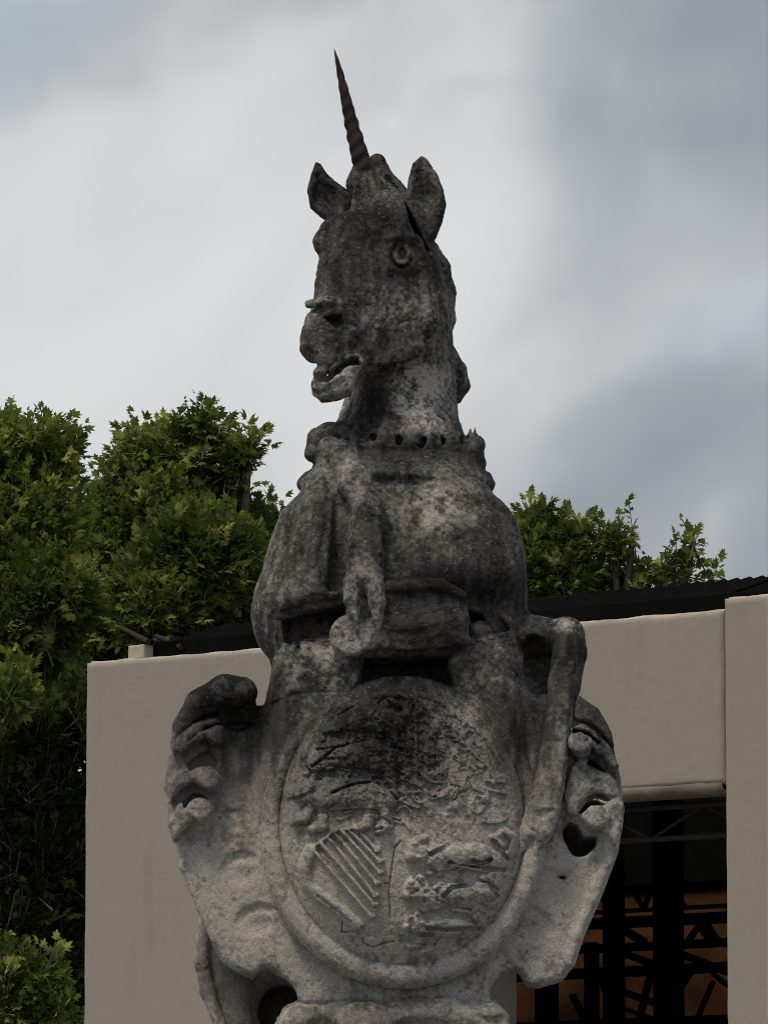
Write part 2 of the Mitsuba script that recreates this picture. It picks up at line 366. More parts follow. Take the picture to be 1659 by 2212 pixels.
def pipe(a, b, r, wallt=0.006):
    """An open-ended pipe."""
    a, b = np.asarray(a, float), np.asarray(b, float)
    o, i = tube([a, b], r, 20, False), tube([b, a], r - wallt, 20, False)
    t = (b - a) / np.linalg.norm(b - a)
    s = np.cross(t, [0.31, 0.17, 0.94]); s /= np.linalg.norm(s); u = np.cross(s, t)
    an = np.arange(20) * 2 * np.pi / 20
    m = [o, i]
    for c in (a, b):
        R1 = c + r * (np.cos(an)[:, None] * s + np.sin(an)[:, None] * u)
        R2 = c + (r - wallt) * (np.cos(an)[:, None] * s + np.sin(an)[:, None] * u)
        k = np.arange(20)
        m.append(trimesh.Trimesh(np.vstack([R1, R2]), np.vstack([np.stack([k, (k + 1) % 20, 20 + (k + 1) % 20], -1), np.stack([k, 20 + (k + 1) % 20, 20 + k], -1)]), process=False))
    return trimesh.util.concatenate(m)


pk = thing('pipe', 'short open-ended dark pipe lying on the wall top with its round end towards us', 'pipe')
scene[pk] = mikit.ply(pipe(bp(329, 1388, 0.06), bp(352, 1380, 0.9), 0.0135, 0.004), 'dark_timber', 40)
for (a, b, t) in (((322, 1386), (262, 1356), 'thin grey pole slanting up to the left from the wall top into the leaves'), ((392, 1398), (338, 1374), 'dark pole leaning on the wall top at the end of the black roof')):
    po = thing('pole', t, 'pole')
    scene[po] = mikit.ply(tube([bp(*a, 0.10), bp(*b, 0.35)], [0.011, 0.009], 10), 'dark_timber', 40)


# ---------------------------------------------------------------- plane trees
def leaf_mesh(seed):
    """One palmate leaf, 1 m long, growing along +x from its stalk, cupped a little."""
    r = rng(seed)
    tips = [(0.30, 0.50), (0.72, 0.44), (1.0, 0.0), (0.72, -0.44), (0.30, -0.50)]
    notch = [(0.38, 0.24), (0.62, 0.20), (0.62, -0.20), (0.38, -0.24)]
    pts = [(0.06, 0.10)]
    for i, t in enumerate(tips):
        pts.append((t[0] + r.uniform(-.05, .05), t[1] * r.uniform(.85, 1.12)))
        if i < 4:
            pts.append(notch[i])
    pts += [(0.06, -0.10)]
    v = np.array([(0.25, 0, 0.0)] + [(a, b, -0.35 * b * b * 1.6 - 0.22 * a * a + r.uniform(-.03, .03)) for a, b in pts])
    n = len(v)
    f = [[0, i, i + 1] for i in range(1, n - 1)] + [[0, n - 1, 1]]
    st = np.array([(-0.35, 0.008, 0.02), (-0.35, -0.008, 0.02), (0.06, -0.012, 0), (0.06, 0.012, 0)])
    v = np.vstack([v, st])
    f += [[n, n + 1, n + 2], [n, n + 2, n + 3]]
    return v, np.array(f)


LEAVES = [leaf_mesh(s) for s in range(4)]
LEAFPLY = {m: [mikit.ply(trimesh.Trimesh(v, f, process=False), m) for v, f in LEAVES] for m in ('leaf_green', 'leaf_shade')}


def plane_tree(label, D, blobs, base_px, nleaf, size, seed, nparts=200, key='plane_tree', leaf='leaf_green', cat='tree', trunk=0.36):
    """A plane tree whose crown fills the given clumps (px, py, radius, depth offset); every leaf is modelled."""
    k = thing(key, label, cat)
    r = rng(seed)
    u = D / math.cos(PITCH) / FPX
    cs = [(at(a, b, D + dz), c * u) for a, b, c, dz in blobs]
    wts = np.array([c ** 2.3 for _, c in cs])
    wts /= wts.sum()
    foot = at(base_px, 2212, D + 1.5)
    foot[2] = 0
    top = np.mean([c for c, _ in cs], 0)
    fork = foot + (top - foot) * 0.35
    tr = [foot + (fork - foot) * t + r.normal(0, .05, 3) * [1, 1, 0] for t in np.linspace(0, 1, 7)]
    part(k, 'trunk', tube(tr, np.linspace(trunk, trunk * 0.66, 7), 12), 'bark', True)
    for c, rad in cs:
        m = fork + (c - fork) * 0.55 + [0, 0, 0.3]
        br = [fork, fork + (m - fork) * .5 + r.normal(0, .08, 3), m, (m + c) / 2 + r.normal(0, .08, 3), c]
        part(k, 'limb', tube(br, np.array([0.13, 0.10, 0.07, 0.045, 0.02]) * trunk / 0.36, 7), 'bark', True)
    # twigs: each carries a spray of leaves
    ntw = nleaf // 14
    TW, LP, LX, LN, LS = [], [], [], [], []
    which = r.choice(len(cs), ntw, p=wts)
    for i in which:
        c, rad = cs[i]
        d = r.normal(0, 1, 3); d /= np.linalg.norm(d)
        rr = rad * r.uniform(0.25, 1.0) ** 0.55
        tip = c + d * rr * [1, 1, 0.92]
        g = d * 0.7 + np.array([0, 0, 0.75]) + r.normal(0, .3, 3); g /= np.linalg.norm(g)
        L = size * r.uniform(2.2, 4.2)
        a = tip - g * L * 0.6
        e = tip + g * L * 0.4
        TW.append((a, e))
        nl = r.integers(10, 19)
        t = np.linspace(0.15, 1.0, nl)
        base = a + (e - a) * t[:, None]
        out = r.normal(0, 1, (nl, 3)); out -= (out @ g)[:, None] * g; out /= np.linalg.norm(out, axis=1, keepdims=True)
        dr_ = out * (1.15 - 0.8 * t[:, None]) + g * (0.25 + t[:, None] * 0.9) + np.array([0, 0, -0.15]); dr_ /= np.linalg.norm(dr_, axis=1, keepdims=True)
        nn = np.array([0, 0, 1.0]) + r.normal(0, .55, (nl, 3)) - d * 0.0 + np.array([0, -0.25, 0])
        nn -= (nn * dr_).sum(1, keepdims=True) * dr_; nn /= np.linalg.norm(nn, axis=1, keepdims=True)
        sz = size * r.uniform(0.42, 1.2, nl) * (1.08 - 0.45 * t)
        LP.append(base + dr_ * sz[:, None] * 0.38); LX.append(dr_); LN.append(nn); LS.append(sz)
    LP, LX, LN, LS = map(np.concatenate, (LP, LX, LN, LS))
    LY = np.cross(LN, LX)
    var = r.integers(0, 4, len(LP))
    # the leaves that stand free in front are entries of their own
    rel = LP - EYE
    dist = rel @ FW
    X, Y = 829.5 + FPX * (rel @ RT) / dist, 1106 - FPX * (rel @ UP) / dist
    cell = np.floor(X / 26).astype(int) * 1000 + np.floor(Y / 26).astype(int)
    order = np.lexsort((dist, cell))
    first = order[np.concatenate([[True], np.diff(cell[order]) != 0])]
    first = first[(X[first] > 0) & (X[first] < 1659) & (Y[first] > 0) & (Y[first] < 2212)]
    first = first[np.argsort(-LS[first] / dist[first] * np.abs((LN[first] @ FW)))][:nparts]
    own = np.zeros(len(LP), bool); own[first] = True
    for i in first:
        M = np.eye(4); M[:3, 0], M[:3, 1], M[:3, 2], M[:3, 3] = LX[i] * LS[i], LY[i] * LS[i], LN[i] * LS[i], LP[i]
        kk = key_of(f'{k}__leaf')
        scene[kk] = {**LEAFPLY[leaf][var[i]], 'to_world': T4(M)}
    V, F, o = [], [], 0
    for j in range(4):
        m = (var == j) & ~own
        v, f = LEAVES[j]
        vv = LP[m][:, None] + LS[m][:, None, None] * (v[None, :, :1] * LX[m][:, None] + v[None, :, 1:2] * LY[m][:, None] + v[None, :, 2:] * LN[m][:, None])
        V.append(vv.reshape(-1, 3)); F.append((f[None] + (np.arange(m.sum()) * len(v))[:, None, None] + o).reshape(-1, 3)); o += len(vv) * len(v)
    part(k, 'crown', trimesh.Trimesh(np.vstack(V), np.vstack(F), process=False), leaf, kind='stuff')
    part(k, 'twigs', trimesh.util.concatenate([tube([a, e], [0.007, 0.003], 4, False) for a, e in TW]), 'bark', kind='stuff')
    return k


plane_tree('leafy plane tree at the left edge, its round crown cut off by the frame', 41.0,
           [(20, 985, 70, 0), (85, 965, 50, 0), (130, 985, 36, 0), (-60, 1010, 90, 0), (60, 1130, 120, 0), (-40, 1200, 150, 0), (20, 1350, 150, -.3), (115, 1290, 90, -.5), (60, 1480, 110, 0.3), (-60, 1600, 120, .6), (20, 1560, 60, -.6), (20, 2165, 44, -4.0), (96, 2120, 34, -4.0), (10, 2070, 26, -4.0), (120, 2190, 28, -4.0), (10, 1500, 50, -3.5)],
           -190, 33000, 0.108, 3, 280)
plane_tree('plane tree with a tall leafy top behind the left end of the black roof', 44.0,
           [(300, 985, 42, 0), (286, 945, 16, 0), (345, 960, 30, 0), (390, 985, 52, 0), (440, 930, 34, 0), (441, 893, 11, 0), (505, 985, 38, 0), (540, 965, 20, 0), (255, 1062, 44, 0), (215, 1080, 30, 0), (330, 1110, 100, 0), (460, 1070, 62, .3), (240, 1220, 120, 0), (530, 1150, 55, .3), (590, 1150, 50, .5), (430, 1220, 120, -.5), (560, 1270, 90, 0), (330, 1320, 110, -.6), (200, 1400, 90, -.3), (470, 1360, 100, 0.5), (170, 1530, 80, 0.6), (600, 1400, 80, 1)],
           420, 36000, 0.108, 5, 300)
plane_tree('smaller plane tree behind the roof right of the statue, with one separate sprig', 46.0,
           [(1150, 1180, 46, 0), (1152, 1128, 16, 0), (1190, 1160, 26, 0), (1238, 1165, 32, 0), (1250, 1132, 10, 0), (1320, 1170, 30, 0), (1366, 1148, 14, 0), (1195, 1250, 66, 0), (1110, 1240, 80, 0), (1290, 1245, 30, 0.2), (1350, 1232, 20, 0.2), (1378, 1262, 10, 0), (1462, 1200, 17, 0), (1498, 1168, 11, 0), (1425, 1232, 12, 0), (1474, 1240, 12, 0), (1536, 1246, 6, 0), (1290, 1320, 60, .3), (1050, 1320, 100, 0), (1440, 1300, 36, .3)],
           1200, 15500, 0.108, 8, 260)
plane_tree('added shrub with tree shade put into its dark leaf colour, in the gap between the left edge and the gateway wall', 38.0,
           [(60, 1600, 70, 0), (140, 1580, 60, 0.2), (20, 1720, 90, 0), (130, 1720, 80, 0.2), (60, 1860, 90, 0), (150, 1900, 80, 0.2), (20, 2000, 90, 0), (120, 2060, 90, 0.3), (50, 2180, 90, 0.3), (150, 2200, 80, 0.3)],
           90, 15000, 0.11, 12, 120, 'shade_shrub', 'leaf_shade', 'shrub', 0.12)  # added foliage; its dark colour stands in for shaded tree leaves


# ---------------------------------------------------------------- the statue: carved as distance fields, then meshed
class Field:
    def __init__(s, lo, hi, h):
        s.h, s.o = h, np.minimum(lo, hi)
        s.n = np.ceil((np.maximum(lo, hi) - s.o) / h).astype(int) + 1
        s.f = np.full(s.n, 0.08, np.float32)

    def block(s, lo, hi):
        a = np.clip(np.floor((np.asarray(lo) - s.o) / s.h).astype(int), 0, s.n - 1)
        b = np.clip(np.ceil((np.asarray(hi) - s.o) / s.h).astype(int) + 1, 1, s.n)
        ax = [((np.arange(a[i], b[i]) * s.h + s.o[i]).astype(np.float32)).reshape([-1 if j == i else 1 for j in range(3)]) for i in range(3)]
        return (slice(a[0], b[0]), slice(a[1], b[1]), slice(a[2], b[2])), ax

    def put(s, lo, hi, fn, k, cut=False):
        m = 0.03 + k
        sl, (x, y, z) = s.block(np.asarray(lo) - m, np.asarray(hi) + m)
        f = s.f[sl]
        if f.size == 0:
            return
        d = fn(x, y, z).astype(np.float32)
        a, b = (-f, d) if cut else (f, d)
        h = np.maximum(k - np.abs(a - b), 0) / k
        r = np.minimum(a, b) - h * h * k * 0.25
        s.f[sl] = -r if cut else r

    def chain(s, pts, k=25, cut=False):
        """Limb along (px, py, w, radius) stations."""
        q = [(P(a, b, c), r * S) for a, b, c, r in pts]
        if len(q) == 1:
            q = q * 2
        for (a, ra), (b, rb) in zip(q[:-1], q[1:]):
            R = max(ra, rb)
            v = b - a
            L = float(v @ v) + 1e-12

            def fn(x, y, z):
                t = np.clip(((x - a[0]) * v[0] + (y - a[1]) * v[1] + (z - a[2]) * v[2]) / L, 0, 1)
                return np.sqrt((x - a[0] - t * v[0]) ** 2 + (y - a[1] - t * v[1]) ** 2 + (z - a[2] - t * v[2]) ** 2) - (ra + (rb - ra) * t)
            s.put(np.minimum(a, b) - R, np.maximum(a, b) + R, fn, k * S, cut)

    def ell(s, c, rad, k=25, cut=False, rot=0.0):
        """Ellipsoid at (px, py, w), radii (across, up, deep), turned rot degrees in the picture plane."""
        p, r = P(*c), np.array([rad[0], rad[2], rad[1]], float) * S
        R = r.max()
        ca, sa = math.cos(math.radians(rot)), math.sin(math.radians(rot))

        def fn(x, y, z):
            X, Z = (x - p[0]) * ca + (z - p[2]) * sa, -(x - p[0]) * sa + (z - p[2]) * ca
            Y = y - p[1]
            k0 = np.sqrt((X / r[0]) ** 2 + (Y / r[1]) ** 2 + (Z / r[2]) ** 2)
            k1 = np.sqrt((X / r[0] ** 2) ** 2 + (Y / r[1] ** 2) ** 2 + (Z / r[2] ** 2) ** 2)
            return k0 * (k0 - 1) / np.maximum(k1, 1e-6)
        s.put(p - R, p + R, fn, k * S, cut)

    def slab(s, pts, w0, w1, k=15, rnd=10, cut=False):
        """A plate with the outline pts ((px, py) or (px, py, extra w)), from w0 (back) to w1 (front)."""
        wm = w1 - rnd
        q = np.array([P(t[0], t[1], wm + (t[2] if len(t) > 2 else 0)) for t in pts])
        e = np.array([(t[2] if len(t) > 2 else 0) * S for t in pts])
        # front distance varies linearly over the plate
        A = np.c_[q[:, 0], q[:, 2], np.ones(len(q))]
        co = np.linalg.lstsq(A, e, rcond=None)[0] if np.abs(e).max() > 0 else np.zeros(3)
        poly = q[:, [0, 2]]
        yb, yf, rr = YS - w0 * S, YS - w1 * S, rnd * S
        lo = np.array([poly[:, 0].min(), yf - max(e.max(), 0), poly[:, 1].min()]); hi = np.array([poly[:, 0].max(), yb, poly[:, 1].max()])

        def fn(x, y, z):
            X, Z = np.broadcast_arrays(x[:, 0], z[0, 0][None, :] if z.ndim == 3 else z)
            d2 = np.full(X.shape, 1e9); inside = np.zeros(X.shape, bool)
            for a, b in zip(poly, np.roll(poly, -1, 0)):
                ex, ez = b - a
                t = np.clip(((X - a[0]) * ex + (Z - a[1]) * ez) / (ex * ex + ez * ez + 1e-15), 0, 1)
                d2 = np.minimum(d2, (X - a[0] - t * ex) ** 2 + (Z - a[1] - t * ez) ** 2)
                c = (a[1] > Z) != (b[1] > Z)
                xi = a[0] + (Z - a[1]) * ex / (ez if abs(ez) > 1e-12 else 1e-12)
                inside ^= c & (X < xi)
            d = (np.sqrt(d2) * np.where(inside, -1, 1) + rr)[:, None, :]
            yfl = yf - (co[0] * X + co[1] * Z + co[2])[:, None, :] + rr
            dy = np.maximum(yfl - y, y - (yb - rr))
            return np.minimum(np.maximum(d, dy), 0) + np.sqrt(np.maximum(d, 0) ** 2 + np.maximum(dy, 0) ** 2) - rr
        s.put(lo, hi, fn, k * S, cut)

    def stack(s, sec, k=20, e=2.0):
        """A body given by level sections (py, left px, right px, w of its middle, half depth)."""
        sec = sorted(sec, key=lambda t: -t[0])
        L = np.array([P(t[1], t[0], t[3]) for t in sec]); R = np.array([P(t[2], t[0], t[3]) for t in sec])
        zs, cx, ax = L[:, 2], (L[:, 0] + R[:, 0]) / 2, (R[:, 0] - L[:, 0]) / 2
        cy, ay = L[:, 1], np.array([t[4] for t in sec]) * S

        def fn(x, y, z):
            zz = z[0, 0]
            A, B, X, Y = (np.interp(zz, zs, v)[None, None] for v in (ax, ay, cx, cy))
            q = (np.abs((x - X) / A) ** e + np.abs((y - Y) / B) ** e) ** (1 / e)
            return np.maximum((q - 1) * np.minimum(A, B) * 0.9, np.maximum(zs[0] - z, z - zs[-1]))
        s.put([min(L[:, 0]), min(cy - ay), zs[0]], [max(R[:, 0]), max(cy + ay), zs[-1]], fn, k * S)

    def depth(s, px, py, w0=420, w1=-100):
        """w of the first surface met from the front."""
        ws = np.arange(w0, w1, -1.5)
        q = np.array([P(px, py, w) for w in ws])
        i = np.clip(np.round((q - s.o) / s.h).astype(int), 0, s.n - 1)
        v = s.f[i[:, 0], i[:, 1], i[:, 2]]
        h = np.nonzero(v < 0)[0]
        return float(ws[h[0]]) if len(h) else 0.0

    def line(s, pts, r, k=8, cut=False, lift=0.0):
        """A ridge (or a groove) drawn on the surface along picture points."""
        st = [(a, b) for a, b in pts]
        q = []
        for (a, b), (c, d) in zip(st[:-1], st[1:]):
            n = max(2, int(math.hypot(c - a, d - b) / 14))
            q += [(a + (c - a) * t / n, b + (d - b) * t / n) for t in range(n)]
        q.append(st[-1])
        ws = np.array([s.depth(a, b) for a, b in q])
        if len(ws) > 4:
            ws = np.convolve(np.pad(ws, 1, 'edge'), [.25, .5, .25], 'valid')
        n = len(q)
        s.chain([(a, b, w + lift, r * (0.55 + 0.45 * math.sin(math.pi * min(1, (i + .6) / n)))) for i, ((a, b), w) in enumerate(zip(q, ws))], k, cut)

    def mesh(s, seed=0, amp=0.004):
        F, h = s.f, s.h
        F[0], F[-1], F[:, 0], F[:, -1], F[:, :, 0], F[:, :, -1] = (0.01,) * 6
        I = F < 0
        c = [(i, j, k) for i in (0, 1) for j in (0, 1) for k in (0, 1)]
        sh = lambda A, t: A[t[0]:A.shape[0] - 1 + t[0], t[1]:A.shape[1] - 1 + t[1], t[2]:A.shape[2] - 1 + t[2]]
        cnt = sum(sh(I, t).astype(np.int8) for t in c)
        act = (cnt > 0) & (cnt < 8)
        idx = np.argwhere(act)
        ids = np.full(act.shape, -1, np.int32); ids[act] = np.arange(len(idx))
        val = {t: F[idx[:, 0] + t[0], idx[:, 1] + t[1], idx[:, 2] + t[2]] for t in c}
        pos, num = np.zeros((len(idx), 3)), np.zeros(len(idx))
        for a in c:
            for ax in range(3):
                if a[ax] == 0:
                    b = tuple(1 if i == ax else a[i] for i in range(3))
                    va, vb = val[a], val[b]
                    m = (va < 0) != (vb < 0)
                    t = np.where(m, va / np.where(m, va - vb, 1), 0)
                    p = np.tile(np.array(a, float), (len(idx), 1)); p[:, ax] = t
                    pos += p * m[:, None]; num += m
        V = (idx + pos / num[:, None]) * h + s.o
        Q = []
        for ax in range(3):
            A = np.take(I, range(I.shape[ax] - 1), ax); B = np.take(I, range(1, I.shape[ax]), ax)
            e = np.argwhere(A != B)
            u, v = [(1, 2), (2, 0), (0, 1)][ax]
            e = e[(e[:, u] > 0) & (e[:, v] > 0) & (e[:, u] < I.shape[u] - 1) & (e[:, v] < I.shape[v] - 1)]
            du, dv = np.eye(3, dtype=int)[u], np.eye(3, dtype=int)[v]
            g = lambda t: ids[t[:, 0], t[:, 1], t[:, 2]]
            q = np.stack([g(e - du - dv), g(e - dv), g(e), g(e - du)], -1)
            flip = ~A[e[:, 0], e[:, 1], e[:, 2]]
            q[flip] = q[flip][:, ::-1]
            Q.append(q)
        Q = np.vstack(Q)
        m = trimesh.Trimesh(V, np.vstack([Q[:, [0, 1, 2]], Q[:, [0, 2, 3]]]), process=False)
        n = np.asarray(m.vertex_normals)
        d = amp * (meshkit.fbm(V * 26, 2, seed) - 0.5) * 0.8 + amp * 1.3 * (meshkit.fbm(V * 110, 3, seed + 5) - 0.5) - amp * 1.1 * np.clip(meshkit.fbm(V * 60, 2, seed + 9) - 0.66, 0, 1) * 4
        V = V + n * d[:, None]
        m.vertices = V
        return m, wear_highlight(m, s.h)


def wear_highlight(m, h, gain=1.0):
    """How exposed each vertex is: convex edges and ridges wear paler, their highlights painted in too."""
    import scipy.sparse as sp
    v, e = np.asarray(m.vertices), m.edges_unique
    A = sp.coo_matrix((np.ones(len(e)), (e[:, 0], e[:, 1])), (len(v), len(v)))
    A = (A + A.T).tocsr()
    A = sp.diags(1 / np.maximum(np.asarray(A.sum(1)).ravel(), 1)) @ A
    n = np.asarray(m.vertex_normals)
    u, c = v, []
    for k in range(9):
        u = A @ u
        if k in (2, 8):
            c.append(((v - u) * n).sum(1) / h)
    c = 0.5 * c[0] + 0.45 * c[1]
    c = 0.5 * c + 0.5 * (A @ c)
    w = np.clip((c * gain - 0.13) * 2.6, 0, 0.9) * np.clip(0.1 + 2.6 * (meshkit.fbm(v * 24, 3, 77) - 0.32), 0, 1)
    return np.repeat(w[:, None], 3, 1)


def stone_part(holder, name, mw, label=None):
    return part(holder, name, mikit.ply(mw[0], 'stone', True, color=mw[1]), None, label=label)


def box_px(x0, x1, y0, y1, w0, w1):
    c = np.array([P(x, y, w) for x in (x0, x1) for y in (y0, y1) for w in (w0, w1)])
    return c.min(0), c.max(0)


statue = thing('unicorn_statue', 'weathered dark grey stone unicorn sitting upright and holding an oval heraldic shield', 'statue')

# ---- body, neck, head and legs: one continuous mesh
B = Field(*box_px(535, 1290, 318, 1880, -270, 360), 0.0033)
B.stack([(930, 738, 985, -5, 125), (1000, 680, 1035, 0, 165), (1045, 662, 1052, 0, 182), (1072, 645, 1066, 5, 192), (1110, 606, 1092, 10, 200), (1190, 578, 1123, 20, 214), (1280, 554, 1137, 28, 214), (1340, 553, 1141, 30, 208),
         (1392, 566, 1132, 30, 202), (1425, 586, 1112, 20, 215), (1480, 590, 1110, 10, 200), (1700, 610, 1100, -20, 200), (1900, 620, 1090, -30, 200)], 20, 2.5)
B.stack([(560, 850, 948, -20, 95), (650, 800, 972, -25, 92), (760, 765, 980, -22, 94), (850, 748, 986, -12, 104), (920, 726, 992, 0, 126), (960, 712, 1003, 0, 140), (1000, 700, 1015, 0, 150)], 30)
# skull, cheek, muzzle, jaws
B.ell((838, 520, 70), (100, 112, 105), 30)
B.chain([(808, 452, 64, 50), (778, 398, 64, 27), (786, 352, 72, 20)], 18)
B.chain([(815, 350, 40, 19), (828, 370, 36, 13), (856, 402, 30, 12), (884, 444, 25, 20)], 8)
B.chain([(888, 492, 36, 46)], 24)
B.slab([(792, 352), (824, 346), (844, 384), (878, 412), (892, 470), (800, 470)], -20, 56, 14, 16)
B.chain([(756, 520, 120, 62), (750, 600, 138, 59), (742, 660, 155, 58), (720, 712, 172, 50), (696, 742, 190, 40)], 30)
B.chain([(820, 600, 100, 84), (800, 690, 125, 72), (770, 715, 150, 60)], 30)
B.ell((872, 660, 92), (78, 108, 76), 26)
B.ell((888, 690, 118), (58, 84, 56), 10)
B.chain([(838, 580, 170, 12), (800, 622, 182, 12), (768, 650, 196, 10)], 16)
B.ell((806, 668, 232), (30, 42, 26), 22, True, 20)
B.ell((880, 590, 90), (66, 90, 70), 25)
B.chain([(709, 524, 132, 33)], 10)
B.chain([(716, 498, 120, 24), (740, 500, 120, 30)], 16)
B.chain([(696, 612, 158, 16), (697, 630, 162, 14)], 7)
B.chain([(680, 757, 208, 27), (690, 745, 200, 38)], 14)                   # upper lip
B.chain([(665, 752, 222, 18), (700, 768, 215, 12)], 10)
B.chain([(850, 742, 95, 44), (795, 762, 130, 26)], 20)
B.slab([(687, 789), (704, 785), (706, 804), (718, 788), (744, 762), (776, 760), (790, 782), (768, 811), (760, 844), (730, 855), (694, 860), (675, 842), (671, 820), (679, 798)], 105, 208, 8, 18)   # lower jaw
B.chain([(775, 785, 130, 26), (810, 775, 118, 30)], 14)
B.line([(678, 830), (700, 838), (728, 834), (744, 822)], 4.5, 5, True, 1)
B.line([(690, 816), (712, 822), (738, 812)], 6, 5, False, 1)
# mouth: the gap between the lips
B.slab([(630, 786), (692, 785), (712, 777), (742, 757), (758, 749), (774, 750), (778, 767), (750, 770), (724, 792), (708, 808), (692, 805), (676, 801), (630, 808)], 138, 330, 3, 3, True)
B.chain([(712, 794, 100, 16), (740, 782, 104, 24)], 4)
B.chain([(712, 780, 205, 5), (728, 774, 198, 6)], 3)                     # teeth
# nostril shelf
B.chain([(667, 657, 206, 9), (692, 652, 218, 11), (718, 653, 218, 10)], 5)
B.slab([(696, 665), (722, 663), (738, 662), (741, 684), (726, 690), (712, 680)], 182, 330, 8, 6, True)
B.chain([(738, 662, 200, 8), (748, 684, 198, 9), (744, 706, 196, 6)], 8)
B.chain([(676, 690, 200, 16), (664, 732, 208, 15)], 14)
# brow, cheek and jaw lines
B.line([(776, 756), (790, 744), (802, 722), (806, 700)], 6, 14, True, 2)
B.line([(748, 668), (752, 700), (748, 726)], 7, 8, True, 2)
B.line([(785, 800), (830, 798), (880, 786), (922, 752)], 11, 8, True, 4)
for y, a, b in ((468, 815, 868), (480, 822, 872), (455, 800, 850), (494, 826, 868)):
    B.line([(a, y), ((a + b) / 2, y - 7), (b, y + 4)], 3.2, 4, True, 1)
B.slab([(876, 404), (891, 430), (912, 480), (926, 508), (907, 488), (886, 450)], 60, 320, 14, 4, True)
B.line([(838, 512), (868, 506), (900, 520), (912, 545)], 10, 10, False, 2)
B.ell((868, 552, B.depth(868, 560) + 4), (27, 30, 30), 8, True)           # eye socket
we = B.depth(868, 552)
for k in range(14):
    a0, a1 = 2 * math.pi * k / 14, 2 * math.pi * (k + 1) / 14
    B.chain([(868 + 16 * math.cos(a0), 548 + 19 * math.sin(a0), we + 14, 5.5), (868 + 16 * math.cos(a1), 548 + 19 * math.sin(a1), we + 14, 5.5)], 3)
B.ell((869, 549, we + 4), (8, 10, 14), 3, True)
# forelock strands
for pts in ([(800, 372), (806, 400), (818, 425), (836, 440)], [(790, 385), (792, 415), (800, 438)], [(815, 372), (838, 402), (862, 428)], [(772, 385), (770, 420), (762, 450)], [(826, 362), (852, 392), (880, 420)]):
    B.line(pts, 6, 6, False, 1)
for pts in ([(796, 380), (800, 410), (808, 436)], [(812, 392), (828, 420), (842, 436)], [(834, 384), (860, 416)]):
    B.line(pts, 4, 4, True, 2)
# mane along the back of the neck
B.chain([(932, 540, -30, 18), (950, 580, -40, 22), (962, 630, -45, 22), (966, 690, -45, 17), (958, 735, -40, 10)], 10)
B.chain([(972, 765, -40, 16), (988, 800, -45, 19), (995, 832, -45, 19), (988, 862, -40, 10)], 10)
for dx in (0, 14, 28, 42):
    B.line([(905 + dx, 590), (912 + dx * 0.9, 660), (918 + dx * 0.9, 740), (925 + dx * .9, 800)], 4.2, 5, dx % 28 == 0, 1)
B.line([(760, 862), (752, 900), (740, 940)], 4, 6, True, 1)
B.line([(900, 800), (885, 850), (880, 900)], 4, 8, True, 1)
# coronet round the base of the neck
for py, r, xl, xr, wr in ((1046, 13, 656, 1055, 194), (1030, 9, 664, 1050, 180), (985, 8, 682, 1034, 162)):
    cx, rx = (xl + xr) / 2, (xr - xl) / 2
    zc = P(cx, py, 0)[2]
    ring = []
    for k in range(40):
        a = math.pi * (-0.1 + 1.2 * k / 39)
        w = wr * math.sin(a)
        ring.append((cx + rx * math.cos(a), py - 0.142 * w + (4 * math.sin(5 * a) if py > 1000 else 0), w, r))
    B.chain(ring, 9)
rc = rng(21)
for k in range(10):                                                      # worn leaves of the coronet, with cuts between them
    a = math.pi * (0.04 + 0.92 * (k + rc.uniform(-.25, .25)) / 9)
    w = 160 * math.sin(a)
    x, y = 858 + 170 * math.cos(a), 964 - 0.142 * w + rc.uniform(-6, 6)
    B.ell((x, y, w - 2), (rc.uniform(17, 26), rc.uniform(22, 30), 19), 10)
    t = rc.uniform(10, 24)
    B.slab([(x - 22, y + 22), (x - 17, y - 8), (x - 8, y - 12), (x, y - 20 - t), (x + 9, y - 12), (x + 16, y - 8), (x + 21, y + 22)], w - 34, w + 13, 4, 6)
    a += math.pi * 0.05
    w, g = 166 * math.sin(a), rc.uniform(9, 17)
    x, y = 858 + 172 * math.cos(a), 966 - 0.142 * w + rc.uniform(-14, 10)
    B.slab([(x - g, y - 8), (x, y - g * 1.1), (x + g, y - 4), (x + g * .4, y + g), (x - g * .6, y + g * .8)], w - 34, w + 60, 3, 4, True)
B.chain([(690, 950, 60, 28), (712, 938, 80, 24), (740, 930, 110, 20)], 12)
B.chain([(675, 980, 60, 18)], 14)
B.chain([(1018, 975, 60, 24), (1035, 1000, 50, 16)], 12)
B.chain([(656, 1036, 30, 9)], 6)
B.line([(890, 1024), (950, 1034), (1010, 1042), (1050, 1052)], 7, 6, False, 2)
# chest: breastbone and modelling
B.line([(868, 1080), (868, 1150), (870, 1230)], 7, 18, True, 4)
B.ell((960, 1130, 150), (90, 80, 56), 50)
B.ell((1060, 1200, 112), (60, 110, 86), 50)
B.ell((990, 1240, 172), (110, 46, 56), 40)
B.ell((618, 1330, 60), (66, 90, 120), 30)                                  # haunch at the left
B.line([(610, 1110), (628, 1150), (606, 1200)], 6, 10, True, 2)
B.line([(574, 1290), (566, 1330), (572, 1370)], 7, 10, True, 2)
B.line([(588, 1330), (584, 1380), (590, 1415)], 6, 10, True, 2)
